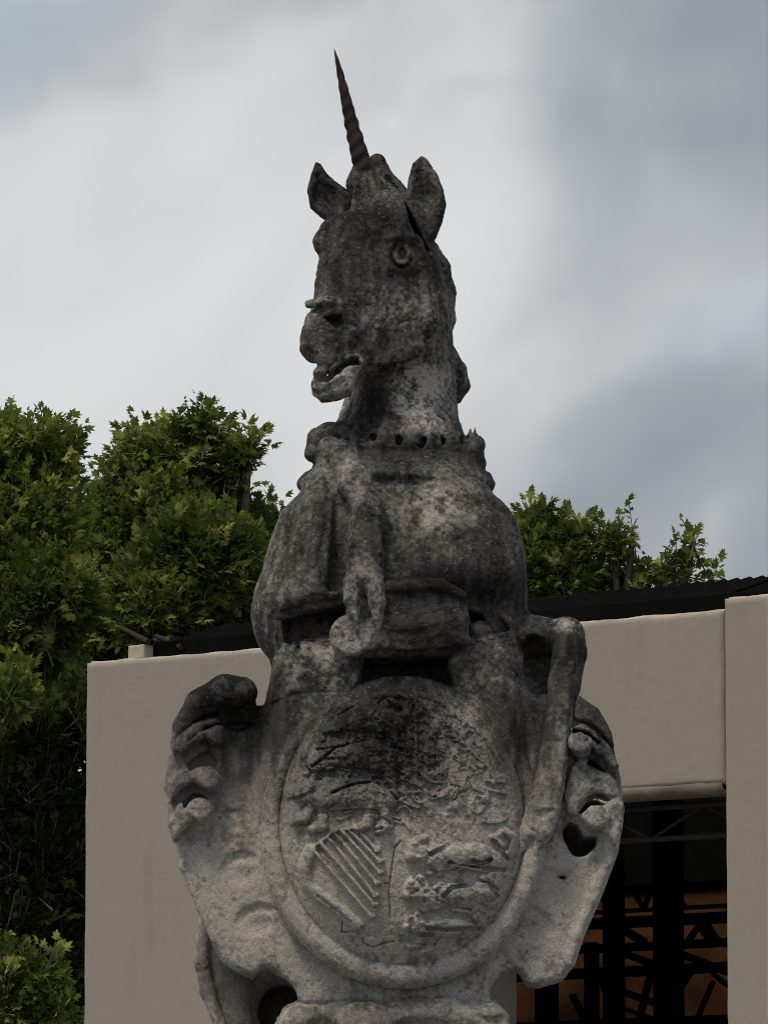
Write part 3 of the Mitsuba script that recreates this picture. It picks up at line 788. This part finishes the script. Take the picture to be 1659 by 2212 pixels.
# raised foreleg shoulder at the left, hollowed under its lower edge
B.slab([(700, 972, -62), (742, 985, -56), (752, 1060, -36), (716, 1190, 0), (704, 1268, 12), (742, 1276, 14), (738, 1290, 16), (668, 1300, 18), (606, 1316, 18), (598, 1296, 16), (612, 1240, 8), (636, 1150, -10), (664, 1050, -38)], 20, 236, 18, 22)
B.slab([(606, 1320), (668, 1304), (745, 1290), (752, 1360), (700, 1384), (640, 1392), (612, 1372)], 30, 340, 8, 10, True)
B.slab([(786, 1398), (972, 1396), (986, 1480), (752, 1480)], 20, 400, 10, 6, True)
B.slab([(1006, 1296), (1042, 1302), (1060, 1340), (1012, 1350)], 120, 400, 8, 8, True)
B.slab([(722, 1040), (752, 1072), (752, 1268), (706, 1264), (712, 1190)], 195, 330, 12, 8, True)
B.line([(672, 1060), (655, 1150), (640, 1240)], 7, 18, True, 3)
B.line([(694, 1030), (690, 1120), (672, 1220)], 7, 16, False, 1)
# hanging foreleg with its cloven hoof
B.chain([(712, 968, 168, 26), (740, 985, 186, 31), (768, 1045, 212, 33), (795, 1095, 236, 33), (792, 1130, 246, 32), (788, 1200, 268, 37), (786, 1244, 282, 37)], 12)
B.chain([(762, 1258, 294, 20), (760, 1296, 306, 17), (769, 1338, 312, 4)], 4)
B.chain([(806, 1256, 296, 23), (815, 1300, 310, 20), (818, 1360, 316, 4)], 4)
B.ell((787, 1306, 328), (10, 46, 30), 5, True)
B.line([(788, 1102), (824, 1112)], 5, 6, False, 2)
B.line([(812, 1120), (822, 1190), (828, 1250)], 4, 5, False, 0)
# right foreleg, bent at the knee and reaching down to the shield's frame
B.chain([(1105, 1372, 80, 52), (1160, 1378, 120, 42), (1222, 1374, 165, 37)], 22)
B.chain([(1224, 1372, 168, 39), (1230, 1410, 180, 36), (1218, 1480, 208, 34), (1206, 1550, 226, 29), (1196, 1640, 244, 29), (1184, 1700, 252, 33), (1176, 1745, 256, 33)], 8)
B.chain([(1184, 1750, 264, 25), (1174, 1795, 270, 20), (1156, 1846, 268, 8)], 5)
B.chain([(1158, 1750, 258, 24), (1140, 1800, 264, 20), (1118, 1842, 260, 8)], 5)
B.slab([(1085, 1362), (1215, 1372), (1222, 1450), (1196, 1570), (1085, 1570)], -80, 70, 20, 20)
B.ell((1152, 1425, 150), (32, 50, 60), 14, True)
B.ell((1150, 1520, 200), (26, 60, 70), 16, True)
B.line([(1216, 1430), (1206, 1540), (1192, 1650), (1176, 1730)], 6, 8, True, 3)
B.line([(1176, 1752), (1160, 1758), (1200, 1750)], 5, 5, True, 2)
B.line([(1238, 1420), (1224, 1520), (1214, 1640), (1204, 1730)], 5, 6, False, 0)
for i in range(7):
    B.line([(1222 + 5 * i, 1345 + abs(i - 3) * 3), (1218 + 6 * i, 1365 + i * 2)], 2.6, 3, True, 1)
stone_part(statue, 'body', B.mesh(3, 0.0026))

# ---- ears, modelled as hollow leaves
for pts, mid, w, nm in (([(682, 349), (693, 354), (704, 372), (724, 392), (752, 410), (772, 416), (768, 452), (740, 488), (720, 487), (694, 466), (670, 445), (664, 408), (672, 378)], [(690, 380), (700, 420), (722, 462)], 52, 'ear'),
                        ([(911, 337), (924, 345), (944, 375), (958, 410), (964, 440), (956, 475), (942, 510), (928, 530), (912, 500), (888, 470), (878, 432), (882, 385), (892, 352)], [(906, 372), (918, 420), (928, 480)], 112, 'ear')):
    xs, ys = [a for a, _ in pts], [b for _, b in pts]
    E_ = Field(*box_px(min(xs) - 8, max(xs) + 8, min(ys) - 8, max(ys) + 8, w - 60, w + 60), 0.003)
    E_.slab(pts, w - 34, w + 22, 8, 14)
    E_.chain([(a, b, w + 30, r) for (a, b), r in zip(mid, (10, 25, 15))], 10, True)
    E_.line([(mid[0][0] - 4, mid[0][1]), (mid[1][0] - 6, mid[1][1]), (mid[2][0] - 4, mid[2][1])], 3, 6, True, 0)
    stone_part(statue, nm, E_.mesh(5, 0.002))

# ---- horn: a twisted spike
a, b = P(786, 366, 74), P(720, 104, 96)
t = (b - a) / np.linalg.norm(b - a)
u = np.cross(t, [0, 1, 0]); u /= np.linalg.norm(u); v = np.cross(t, u)
n, m = 150, 28
V = []
for i in range(n):
    s = i / (n - 1)
    r0 = S * (19 * (1 - s) ** 0.82 + 2.2 * (1 - s ** 8))
    for j in range(m):
        an = 2 * math.pi * j / m
        r = r0 * (1 + 0.055 * math.sin(2 * an - s * 62) + 0.04 * math.sin(s * 47 + 2.0))
        V.append(a + (b - a) * s + (u * math.cos(an) + v * math.sin(an)) * r + u * S * 1.6 * math.sin(s * 5.0))
i, j = np.meshgrid(np.arange(n - 1), np.arange(m), indexing='ij')
part(statue, 'horn', (np.array(V), np.stack([i * m + j, i * m + (j + 1) % m, (i + 1) * m + (j + 1) % m, (i + 1) * m + j], -1).reshape(-1, 4)), 'horn_metal', True, 'thin dark spiral horn')

# ---- the cartouche: scrolled frame round the shield
C = Field(*box_px(345, 1362, 1250, 2200, -130, 360), 0.0035)
left = [(572, 1528, 0), (600, 1500, 0), (640, 1560, 10), (640, 2150, 10), (618, 2128, 8), (606, 2104, 6), (585, 2092, 4), (562, 2097, 2), (546, 2112, 0), (512, 2098, -4), (480, 2078, -6), (462, 2045, -8), (440, 1985, -10), (414, 1922, -14), (384, 1832, -16), (368, 1760, -18), (362, 1685, -18), (371, 1622, -18), (388, 1568, -16), (424, 1512, -13), (470, 1484, -10), (520, 1482, -6), (550, 1500, -4), (554, 1524, -2)]
right = [(1090, 1480, 10), (1150, 1500, 5), (1236, 1502, -10), (1288, 1545, -14), (1320, 1600, -16), (1340, 1680, -18), (1348, 1750, -18), (1336, 1838, -16), (1302, 1930, -12), (1262, 2020, -8), (1242, 2082, -4), (1214, 2117, -2), (1160, 2132, 0), (1138, 2126, 2), (1122, 2100, 4), (1098, 2092, 6), (1080, 2112, 8), (1066, 2145, 10), (1060, 2160, 10), (1040, 2000, 12), (1040, 1600, 12)]
C.slab(left, 120, 226, 14, 16)
C.slab(right, 120, 226, 14, 16)
C.slab([(600, 1420), (660, 1400), (770, 1410), (790, 1470), (985, 1470), (960, 1425), (1010, 1390), (1060, 1400), (1105, 1410), (1125, 1500), (1190, 1600), (1190, 1900), (1150, 2040), (1090, 2075), (1062, 2130), (1056, 2175), (650, 2175), (640, 2130), (600, 2085), (590, 2040), (560, 1900), (560, 1650), (580, 1530)], 60, 236, 30, 20)
C.slab([(612, 1388), (700, 1376), (764, 1372), (770, 1440), (600, 1560), (585, 1500), (596, 1420)], 60, 214, 30, 30)
C.slab([(604, 1322), (750, 1300), (752, 1390), (612, 1400)], 20, 96, 10, 10)
C.slab([(1000, 1390), (1110, 1360), (1128, 1420), (1125, 1560), (1040, 1520)], 40, 214, 40, 30)
C.ell((868, 1800, 170), (252, 322, 120), 20)
# strap across the top of the cartouche, its lip rolled over
C.slab([(778, 1284), (800, 1276), (880, 1268), (950, 1272), (1000, 1292), (1008, 1330), (1012, 1370), (1028, 1396), (985, 1388), (930, 1394), (860, 1398), (790, 1404), (770, 1384)], 120, 274, 10, 22)
C.chain([(790, 1276, 262, 14), (880, 1262, 270, 16), (950, 1266, 268, 16), (998, 1288, 260, 12)], 6)
C.chain([(800, 1352, 256, 30), (860, 1346, 262, 34), (940, 1342, 262, 34), (985, 1340, 256, 28)], 10)
C.line([(815, 1300), (850, 1313), (900, 1316), (965, 1304)], 11, 10, True, 5)
C.line([(820, 1366), (860, 1374), (900, 1372), (945, 1360)], 9, 8, True, 4)
C.line([(800, 1390), (880, 1396), (970, 1390)], 7, 8, False, 0)
C.line([(1002, 1286), (1008, 1330), (1014, 1372), (1030, 1396)], 5, 5, False, 3)
C.ell((1032, 1312, 190), (22, 26, 60), 10, True)
C.chain([(1036, 1366, 190, 26)], 8)
C.chain([(1040, 1298, 170, 9), (1075, 1320, 176, 11), (1104, 1344, 176, 11), (1126, 1378, 170, 9)], 8)
C.slab([(760 + 48 * math.cos(t), 1372 + 46 * math.sin(t)) for t in np.linspace(0, 6.283, 22)[:-1]], 150, 288, 5, 10)                                   # round end of the roll
C.chain([(795, 1390, 258, 20), (830, 1380, 252, 16)], 10)
C.slab([(786, 1408), (860, 1402), (972, 1402), (958, 1424), (986, 1462), (930, 1474), (860, 1468), (800, 1478), (752, 1496), (775, 1450)], 30, 400, 10, 6, True)   # deep hollow above the shield
HOLLOW = [(786, 1398), (972, 1396), (986, 1462), (930, 1474), (860, 1468), (800, 1478), (752, 1496)]
for pts in ([(655, 1350), (640, 1420), (612, 1500)], [(632, 1360), (618, 1430), (604, 1500)]):
    C.line(pts, 5, 10, True, 1)
C.line([(560, 1535), (640, 1500), (720, 1496)], 3, 8, True, 0)
# rim roll round the oval
rim = []
for k in range(90):
    a = math.radians(-62 + 304 * k / 89)
    q = max(0.0, math.sin(a) * 0.5 + 0.5)
    rim.append((870 + 285 * math.cos(a), 1796 + 314 * math.sin(a) - 4, 238 + 22 * q, 10 + 16 * q))
C.chain(rim, 10)
# left wing: big horn-shaped roll, three curls, hollows
C.chain([(378, 1612, 200, 10), (394, 1568, 210, 20), (432, 1520, 226, 30), (486, 1494, 238, 36), (522, 1496, 240, 34)], 8)
C.line([(402, 1588), (440, 1552), (500, 1542), (548, 1544)], 9, 10, True, 3)
for lobe, w in (([(372, 1622), (388, 1588), (420, 1562), (460, 1550), (495, 1556), (514, 1582), (508, 1610), (486, 1622), (462, 1612), (446, 1596), (420, 1604), (395, 1630)], 256),
                ([(362, 1690), (380, 1664), (410, 1650), (445, 1648), (475, 1662), (484, 1690), (470, 1710), (450, 1712), (440, 1696), (415, 1690), (390, 1704), (370, 1730)], 254),
                ([(366, 1775), (385, 1738), (405, 1722), (430, 1716), (455, 1726), (464, 1748), (452, 1770), (430, 1776), (408, 1780), (392, 1796), (378, 1812)], 254)):
    C.slab(lobe, 120, w, 2, 10)
for hole in ([(398, 1634), (425, 1608), (446, 1602), (466, 1624), (452, 1638), (430, 1640), (405, 1650)], [(390, 1714), (412, 1697), (436, 1700), (446, 1716), (430, 1714), (408, 1720), (392, 1736)], [(400, 1590), (440, 1553), (490, 1543), (545, 1542), (520, 1552), (460, 1552), (420, 1568)]):
    C.slab(hole, 186, 400, 8, 6, True)
for bx, by, br in ((482, 1588, 27), (455, 1682, 25), (432, 1748, 25)):
    C.slab([(bx + br * 1.1 * math.cos(t), by + br * math.sin(t)) for t in np.linspace(0, 6.283, 22)[:-1]], 150, 266, 3, 9)
C.ell((425, 1806, 240), (44, 18, 40), 12, True, 25)
C.chain([(372, 1640, 204, 9), (366, 1700, 204, 9), (374, 1780, 206, 9), (396, 1870, 208, 8), (432, 1960, 212, 7), (462, 2030, 214, 6)], 10)
for pts in ([(480, 1885), (494, 1862), (520, 1850), (546, 1853)], [(515, 1992), (532, 1972), (560, 1962), (590, 1968)]):
    C.line(pts, 7, 12, True, 2)
    C.ell((np.mean([a for a, _ in pts]), np.mean([b for _, b in pts]) + 24, 232), (36, 22, 14), 12, True)
C.line([(470, 1760), (505, 1757), (540, 1757)], 5, 8, True, 1)
C.line([(498, 1688), (540, 1692)], 4, 8, True, 1)
C.ell((520, 1640, 244), (34, 100, 30), 40, True)
# right wing
for lobe, w in (([(1246, 1499), (1294, 1532), (1320, 1580), (1327, 1616), (1298, 1584), (1272, 1562), (1241, 1554), (1237, 1532)], 236),
                ([(1233, 1571), (1259, 1563), (1285, 1580), (1315, 1610), (1337, 1654), (1330, 1672), (1302, 1636), (1278, 1619), (1272, 1632), (1254, 1639), (1237, 1628), (1231, 1610)], 256),
                ([(1233, 1654), (1259, 1632), (1294, 1650), (1328, 1684), (1339, 1719), (1320, 1728), (1298, 1715), (1272, 1717), (1252, 1737), (1246, 1763), (1224, 1756), (1217, 1719)], 244),
                ([(1259, 1737), (1285, 1724), (1311, 1732), (1337, 1720), (1348, 1741), (1344, 1793), (1328, 1828), (1315, 1811), (1298, 1787), (1268, 1791), (1254, 1767)], 256)):
    C.slab(lobe, 110, w, 2, 10)
for bx, by, br in ((1253, 1603, 26), (1290, 1763, 27)):
    C.slab([(bx + br * 1.1 * math.cos(t), by + br * math.sin(t)) for t in np.linspace(0, 6.283, 22)[:-1]], 150, 268, 3, 9)
C.slab([(1190, 1740), (1300, 1740), (1320, 1860), (1200, 1870)], -125, 150, 12, 12)
for hole, w in (([(1255, 1738), (1272, 1716), (1294, 1714), (1313, 1724), (1298, 1727), (1280, 1727), (1265, 1741)], 130), ([(1270, 1634), (1280, 1620), (1300, 1634), (1318, 1656), (1296, 1646)], 140),
                ([(1242, 1556), (1272, 1563), (1298, 1585), (1312, 1602), (1286, 1582), (1258, 1566), (1240, 1570)], 150),
                ([(1202, 1798), (1233, 1758), (1252, 1763), (1268, 1789), (1298, 1789), (1294, 1811), (1272, 1832), (1241, 1839), (1215, 1824)], -110)):
    C.slab(hole, w, 400, 5, 4, True)
C.chain([(1318, 1800, 224, 14), (1312, 1860, 222, 12), (1280, 1940, 222, 11), (1246, 2020, 222, 10), (1228, 2080, 222, 8)], 12)
C.ell((1214, 1893, 226), (13, 7, 40), 5, True)
C.line([(1176, 1868), (1198, 1872), (1222, 1884)], 6, 8, False, 0)
C.chain([(1196, 1830, 216, 26), (1210, 1862, 210, 24)], 24)
for pts in ([(1130, 1975), (1156, 1970), (1182, 1988), (1190, 2010)],):
    C.line(pts, 7, 12, True, 2)
    C.ell((1150, 2006, 236), (34, 22, 14), 14, True)
C.slab([(588 + 53 * math.cos(t), 2148 + 56 * math.sin(t)) for t in np.linspace(0, 6.283, 24)[:-1]], -200, 420, 5, 3, True)
C.slab([(1103 + 42 * math.cos(t), 2138 + 47 * math.sin(t)) for t in np.linspace(0, 6.283, 24)[:-1]], -200, 420, 5, 3, True)
# cracks
for pts in ([(674, 1990), (666, 2012), (668, 2030)], [(676, 2052), (672, 2080)], [(600, 1860), (606, 1900)], [(560, 2120), (600, 2128), (640, 2120)], [(1100, 2060), (1090, 2090)]):
    C.line(pts, 2.4, 3, True, 1)
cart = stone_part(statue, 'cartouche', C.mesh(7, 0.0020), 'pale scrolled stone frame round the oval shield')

# ---- the oval shield: a bulging panel carved with heraldic reliefs
nx, ny = 240, 300
gx, gy = np.meshgrid(np.linspace(596, 1140, nx), np.linspace(1456, 2116, ny), indexing='ij')
ex, ey = (gx - 868) / 262, (gy - 1786) / 318
rr = np.sqrt(ex ** 2 + ey ** 2)
dome = 240 + 110 * np.clip(1 - (rr / 1.03) ** 2, 0, 1) ** 0.58 - 40 * np.clip(rr - 1.03, 0, 1)
rel = np.zeros_like(gx)
area = np.zeros(gx.shape, int)


def z1(pts):
    return [(609 + a * 0.3294, 1452 + b * 0.3294) for a, b in pts]


def dist(pts):
    d = np.full(gx.shape, 1e9)
    for (a, b), (c, e) in zip(pts[:-1], pts[1:]):
        t = np.clip(((gx - a) * (c - a) + (gy - b) * (e - b)) / ((c - a) ** 2 + (e - b) ** 2 + 1e-9), 0, 1)
        d = np.minimum(d, np.hypot(gx - a - t * (c - a), gy - b - t * (e - b)))
    return d


def ridge(pts, r, h, tag=0, grow=3):
    global rel
    d = dist(pts)
    rel = np.maximum(rel, h * np.sqrt(np.clip(1 - (d / r) ** 2, 0, 1)))
    if tag:
        area[(d < r + grow)] = tag


def groove(pts, r, h):
    global rel
    rel = rel - h * np.clip(1 - (dist(pts) / r) ** 2, 0, 1)


def lion(x, y, s, tag, h=10, curl=True):
    h *= 1.35
    """A lion passant in low relief: (x, y) is the middle of its body, s its length."""
    m = lambda L: [(x + a * s, y + b * s) for a, b in L]
    ridge(m([(-.34, -.02), (-.1, -.06), (.2, -.05), (.36, -.02)]), .15 * s, h, tag)
    ridge(m([(-.34, -.04), (-.46, -.14)]), .14 * s, h * 1.15, tag)
    ridge(m([(-.46, -.12), (-.56, -.06)]), .07 * s, h, tag)
    for L in ([(-.34, .06), (-.42, .2), (-.52, .22)], [(-.24, .08), (-.24, .27), (-.34, .30)], [(.24, .06), (.2, .26), (.1, .29)], [(.36, .06), (.40, .26), (.32, .30)]):
        ridge(m(L), .055 * s, h * .8, tag)
    if curl:
        ridge(m([(.38, -.06), (.52, -.10), (.56, -.26), (.44, -.34), (.34, -.26), (.42, -.18)]), .045 * s, h * .8, tag)
    groove(m([(-.5, -.3), (-.3, -.24), (-.05, -.23), (.22, -.22), (.42, -.12)]), .035 * s, h * .8)
    groove(m([(-.3, .13), (0, .12), (.26, .13)]), .03 * s, h * .5)
    for kx, ky in ((-.52, -.2), (-.42, -.25), (-.36, -.12), (-.48, -.05)):
        ridge(m([(kx, ky), (kx + .01, ky)]), .05 * s, h * 1.35, tag)


# quarter divisions
ridge([(899, 1470), (899, 1560), (900, 1664)], 3.2, 6)
ridge([(921, 1476), (921, 1560)], 3.2, 6)
for q0, h0 in ((0.955, 5), (0.905, 4)):
    ridge([(868 + 262 * q0 * math.cos(t), 1786 - 318 * q0 * math.sin(t)) for t in np.linspace(0.5, 2.7, 60)], 3.4, h0)
# three lions in the upper left quarter
for i, (x, y, s) in enumerate(((775, 1560, 200), (760, 1640, 215), (750, 1725, 220))):
    lion(x, y, s, 2 + i, 12, i == 0)
for L in ([(370, 285), (480, 220), (620, 180), (700, 190), (770, 250)], [(200, 620), (350, 500), (480, 460), (620, 430), (700, 470), (800, 520)], [(330, 790), (450, 740), (600, 715), (700, 770), (750, 830)]):
    groove(z1(L), 3.6, 10)
for L in ([(400, 380), (540, 350), (720, 320)], [(320, 900), (420, 890), (640, 880)], [(700, 400), (760, 470), (830, 500)], [(690, 540), (740, 620), (800, 660)]):
    ridge(z1(L), 4, 7)
# one standing lion, almost worn away, in the upper right quarter
for L, r in (([(1010, 480), (1090, 560), (1180, 700)], 26), ([(1010, 480), (985, 400), (1040, 330)], 20), ([(1150, 640), (1270, 720), (1330, 820)], 14), ([(1060, 560), (960, 590)], 9), ([(1080, 620), (980, 680)], 9), ([(1180, 720), (1090, 800), (1010, 810)], 10), ([(1180, 720), (1180, 860), (1110, 880)], 10), ([(1090, 250), (1180, 270), (1250, 330)], 12)):
    ridge(z1(L), r, 6, 5)
# harp in the lower left quarter: sound box, neck and seven strings
HP = 6
ridge(z1([(190, 1165), (140, 1290), (165, 1395), (240, 1460), (380, 1560), (455, 1625), (500, 1665)]), 15, 9, HP)
groove(z1([(240, 1470), (380, 1575), (450, 1645)]), 4, 5)
for a, b in (((205, 1165), (585, 1605)), ((250, 1115), (605, 1525)), ((305, 1082), (610, 1465)), ((348, 1055), (620, 1385)), ((390, 1035), (640, 1315)), ((445, 1035), (640, 1240)), ((525, 1055), (620, 1170))):
    ridge(z1([a, b]), 5.2, 8, HP, 4)
    rel = np.where(dist(z1([b, (b[0] + 14, b[1] - 4)])) < 5, np.maximum(rel, 9), rel)
for a in ((215, 1128), (262, 1095), (312, 1070), (345, 1045)):
    groove(z1([a, (a[0] + 6, a[1] + 4)]), 5.5, 12)
ridge(z1([(190, 1160), (300, 1075), (380, 1025), (540, 1040), (660, 1012), (700, 1045)]), 5, 7, HP)
groove(z1([(460, 1040), (540, 1048), (660, 1022)]), 4, 8)
# three lions in the lower right quarter
for i, (x, y, s) in enumerate(((1000, 1862, 200), (990, 1945, 195), (965, 2012, 150))):
    lion(x, y, s, 7 + i, 10, True)
for L in ([(970, 1195), (1050, 1160), (1120, 1115), (1320, 1085), (1400, 1120), (1470, 1220)], [(1060, 1470), (1120, 1410), (1210, 1400), (1290, 1380), (1360, 1390), (1410, 1470)], [(950, 1680), (1080, 1690), (1280, 1680)], [(1250, 1240), (1310, 1255), (1370, 1230)], [(1100, 1248), (1150, 1275), (1300, 1285), (1450, 1300)], [(830, 1725), (900, 1720), (990, 1722)]):
    groove(z1(L), 5.2, 18)
for L in ([(1250, 1420), (1280, 1390), (1330, 1395), (1350, 1430), (1320, 1465), (1270, 1465)],):
    ridge(z1(L), 6, 10)
for L in ([(1120, 1560), (1200, 1570), (1320, 1578)], [(1110, 1262), (1300, 1300)]):
    ridge(z1(L), 5, 9)
q3 = np.stack([gx / 9, gy / 9, np.zeros_like(gx)], -1)
lump = lambda x, y, a, b: np.exp(-((gx - x) / a) ** 2 - ((gy - y) / b) ** 2)
rel += 3 * (meshkit.fbm(q3 * 0.9, 3, 41) - 0.5) * (lump(920, 1900, 34, 110) + 0.3)
rel -= 10 * np.clip(meshkit.fbm(q3 * 0.8, 3, 43) - 0.54, 0, 1) * 4 * lump(920, 1910, 40, 110)
# the finer cut lines of the upper half: manes, coats and mantling, broken by weather
ru = rng(88)
for _ in range(230):
    x, y = ru.uniform(650, 1090), ru.uniform(1486, 1780)
    if ((x - 868) / 240) ** 2 + ((y - 1786) / 300) ** 2 > 0.93 or (x > 980 and ru.random() < .5):
        continue
    an, L, b = ru.normal(-0.12 if x < 880 else 0.5, 0.65), ru.uniform(10, 30), ru.normal(0, 0.5)
    st = [(x + t * L * math.cos(an + b * t), y + t * L * math.sin(an + b * t)) for t in (-1, -.5, 0, .5, 1)]
    (ridge if ru.random() < .6 else groove)(st, ru.uniform(2.2, 4.2), ru.uniform(2.5, 5.5))
# encrusted, flaking upper half
crust = np.clip(lump(820, 1620, 190, 120) + 0.6 * lump(960, 1620, 90, 130), 0, 1)
vein = np.abs(meshkit.fbm(q3 * 0.55 + 4, 4, 51) - 0.5)
rel += crust * (6 * (meshkit.fbm(q3 * 0.9 + 9, 4, 53) - 0.5) + 5 * np.clip(1 - vein * 14, 0, 1))
# cracks
for L in ([(740, 1150), (715, 1300), (697, 1450), (712, 1610)], [(740, 1150), (775, 1110)], [(540, 1740), (530, 1775), (600, 1810), (680, 1775), (740, 1765)], [(880, 1790), (1000, 1785), (1040, 1730), (1080, 1690)], [(200, 1620), (180, 1680)], [(700, 1380), (670, 1390)], [(400, 1640), (390, 1710), (470, 1700)]):
    j = z1(L)
    groove([(x + 2 * math.sin(x * .7), y + 2 * math.cos(y * .9)) for x, y in j], 2.2, 4)
rel = rel * 1.5
fade = np.clip((1.0 - rr) / 0.12, 0, 1)
rel = rel * fade + 2.5 * (meshkit.fbm(q3 * 1.6, 3, 60) - 0.5)
wz = dome + rel
d3 = FW[None, None] + RT * ((gx - 829.5) / FPX)[..., None] - UP * ((gy - 1106) / FPX)[..., None]
V = (EYE + d3 * ((YS - wz * S) / d3[..., 1])[..., None]).reshape(-1, 3)
idx = np.arange(nx * ny).reshape(nx, ny)
quad = np.stack([idx[:-1, :-1], idx[:-1, 1:], idx[1:, 1:], idx[1:, :-1]], -1).reshape(-1, 4)
keep = (rr[:-1, :-1] < 1.03).ravel()
tags = area[:-1, :-1].ravel()
full = trimesh.Trimesh(V, np.vstack([quad[:, [0, 1, 2]], quad[:, [0, 2, 3]]]), process=False)
VN = np.asarray(full.vertex_normals)
if (VN[:, 1].mean() > 0):
    quad = quad[:, ::-1]; VN = -VN
WEAR_HIGHLIGHT = wear_highlight(trimesh.Trimesh(V, np.vstack([quad[:, [0, 1, 2]], quad[:, [0, 2, 3]]]), process=False), 0.0022, 2.2)
NAMES = {0: ('shield', 'bulging oval panel with cracked, lichen-veined carving'), 2: ('lion', 'topmost carved lion of the upper left quarter'), 3: ('lion', 'middle carved lion of the upper left quarter'), 4: ('lion', 'lowest carved lion of the upper left quarter'), 5: ('lion', 'worn standing lion of the upper right quarter'), 6: ('harp', 'carved harp with slanting strings'),
         7: ('lion', 'topmost carved lion of the lower right quarter'), 8: ('lion', 'middle carved lion of the lower right quarter'), 9: ('lion', 'lowest carved lion of the lower right quarter')}
for tg, (nm, lb) in NAMES.items():
    sel = quad[keep & (tags == tg)]
    if not len(sel):
        continue
    us, inv = np.unique(sel, return_inverse=True)
    f = inv.reshape(sel.shape)
    path = meshkit.write_ply((V[us], f), True, color=WEAR_HIGHLIGHT[us], normals=VN[us])
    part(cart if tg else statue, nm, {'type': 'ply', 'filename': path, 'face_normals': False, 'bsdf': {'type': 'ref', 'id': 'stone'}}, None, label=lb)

# ---- base: what the figure sits on
G = Field(*box_px(410, 1150, 1960, 2330, -260, 330), 0.005)
G.slab([(436, 1972), (428, 2020), (427, 2080), (438, 2140), (468, 2215), (470, 2330), (1050, 2330), (1050, 2100), (640, 2080), (540, 2040), (470, 1990)], -240, -30, 20, 30)
G.slab([(436, 1972), (428, 2020), (427, 2080), (438, 2140), (468, 2215), (470, 2330), (560, 2330), (545, 2212), (530, 2110), (500, 2040), (470, 1990)], -200, 70, 20, 30)
G.slab([(602 + 56 * math.cos(t), 2156 + 60 * math.sin(t)) for t in np.linspace(0, 6.283, 24)[:-1]], -205, 420, 6, 4, True)
G.chain([(440, 2000, 70, 12), (436, 2080, 78, 14), (448, 2140, 84, 14), (476, 2215, 90, 14)], 14)
G.slab([(610, 2330), (592, 2212), (612, 2176), (650, 2158), (720, 2150), (900, 2138), (1010, 2142), (1070, 2160), (1098, 2190), (1104, 2330)], -200, 235, 20, 28)
G.chain([(614, 2240, 230, 30), (642, 2206, 236, 32), (682, 2196, 236, 24)], 6)
G.ell((792, 2218, 240), (70, 56, 46), 6)
G.chain([(860, 2192, 226, 34), (960, 2188, 226, 36), (1000, 2196, 226, 34)], 10)
G.chain([(1030, 2198, 232, 28), (1062, 2200, 236, 30), (1078, 2235, 230, 28)], 6)
G.ell((700, 2230, 262), (34, 34, 40), 8, True)
G.ell((905, 2236, 262), (60, 34, 30), 10, True)
G.line([(700, 2160), (690, 2190), (710, 2212)], 9, 10, True, 3)
G.line([(1030, 2200), (1060, 2206), (1092, 2200)], 6, 8, True, 2)
G.line([(620, 2190), (660, 2180), (690, 2186)], 5, 8, True, 2)
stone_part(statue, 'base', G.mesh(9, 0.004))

# ---- the pier that carries it, below the picture
pb = float(P(800, 2326)[2])
pier = thing('stone_pier', 'stone gate pier below the statue, just under the lower edge of the picture', 'pier')


def block(x, y, z0, z1, a, b):
    m = trimesh.creation.box((a, b, z1 - z0)); m.apply_translation((x, y, (z0 + z1) / 2)); return mikit.ply(m, 'stone', False, color=np.zeros((len(m.vertices), 3)))


px0 = float(P(800, 2212)[0])
part(pier, 'shaft', block(px0, YS, 0, pb - 0.16, 0.78, 0.62), None)
part(pier, 'cap', block(px0, YS, pb - 0.158, pb + 0.012, 0.92, 0.76), None)
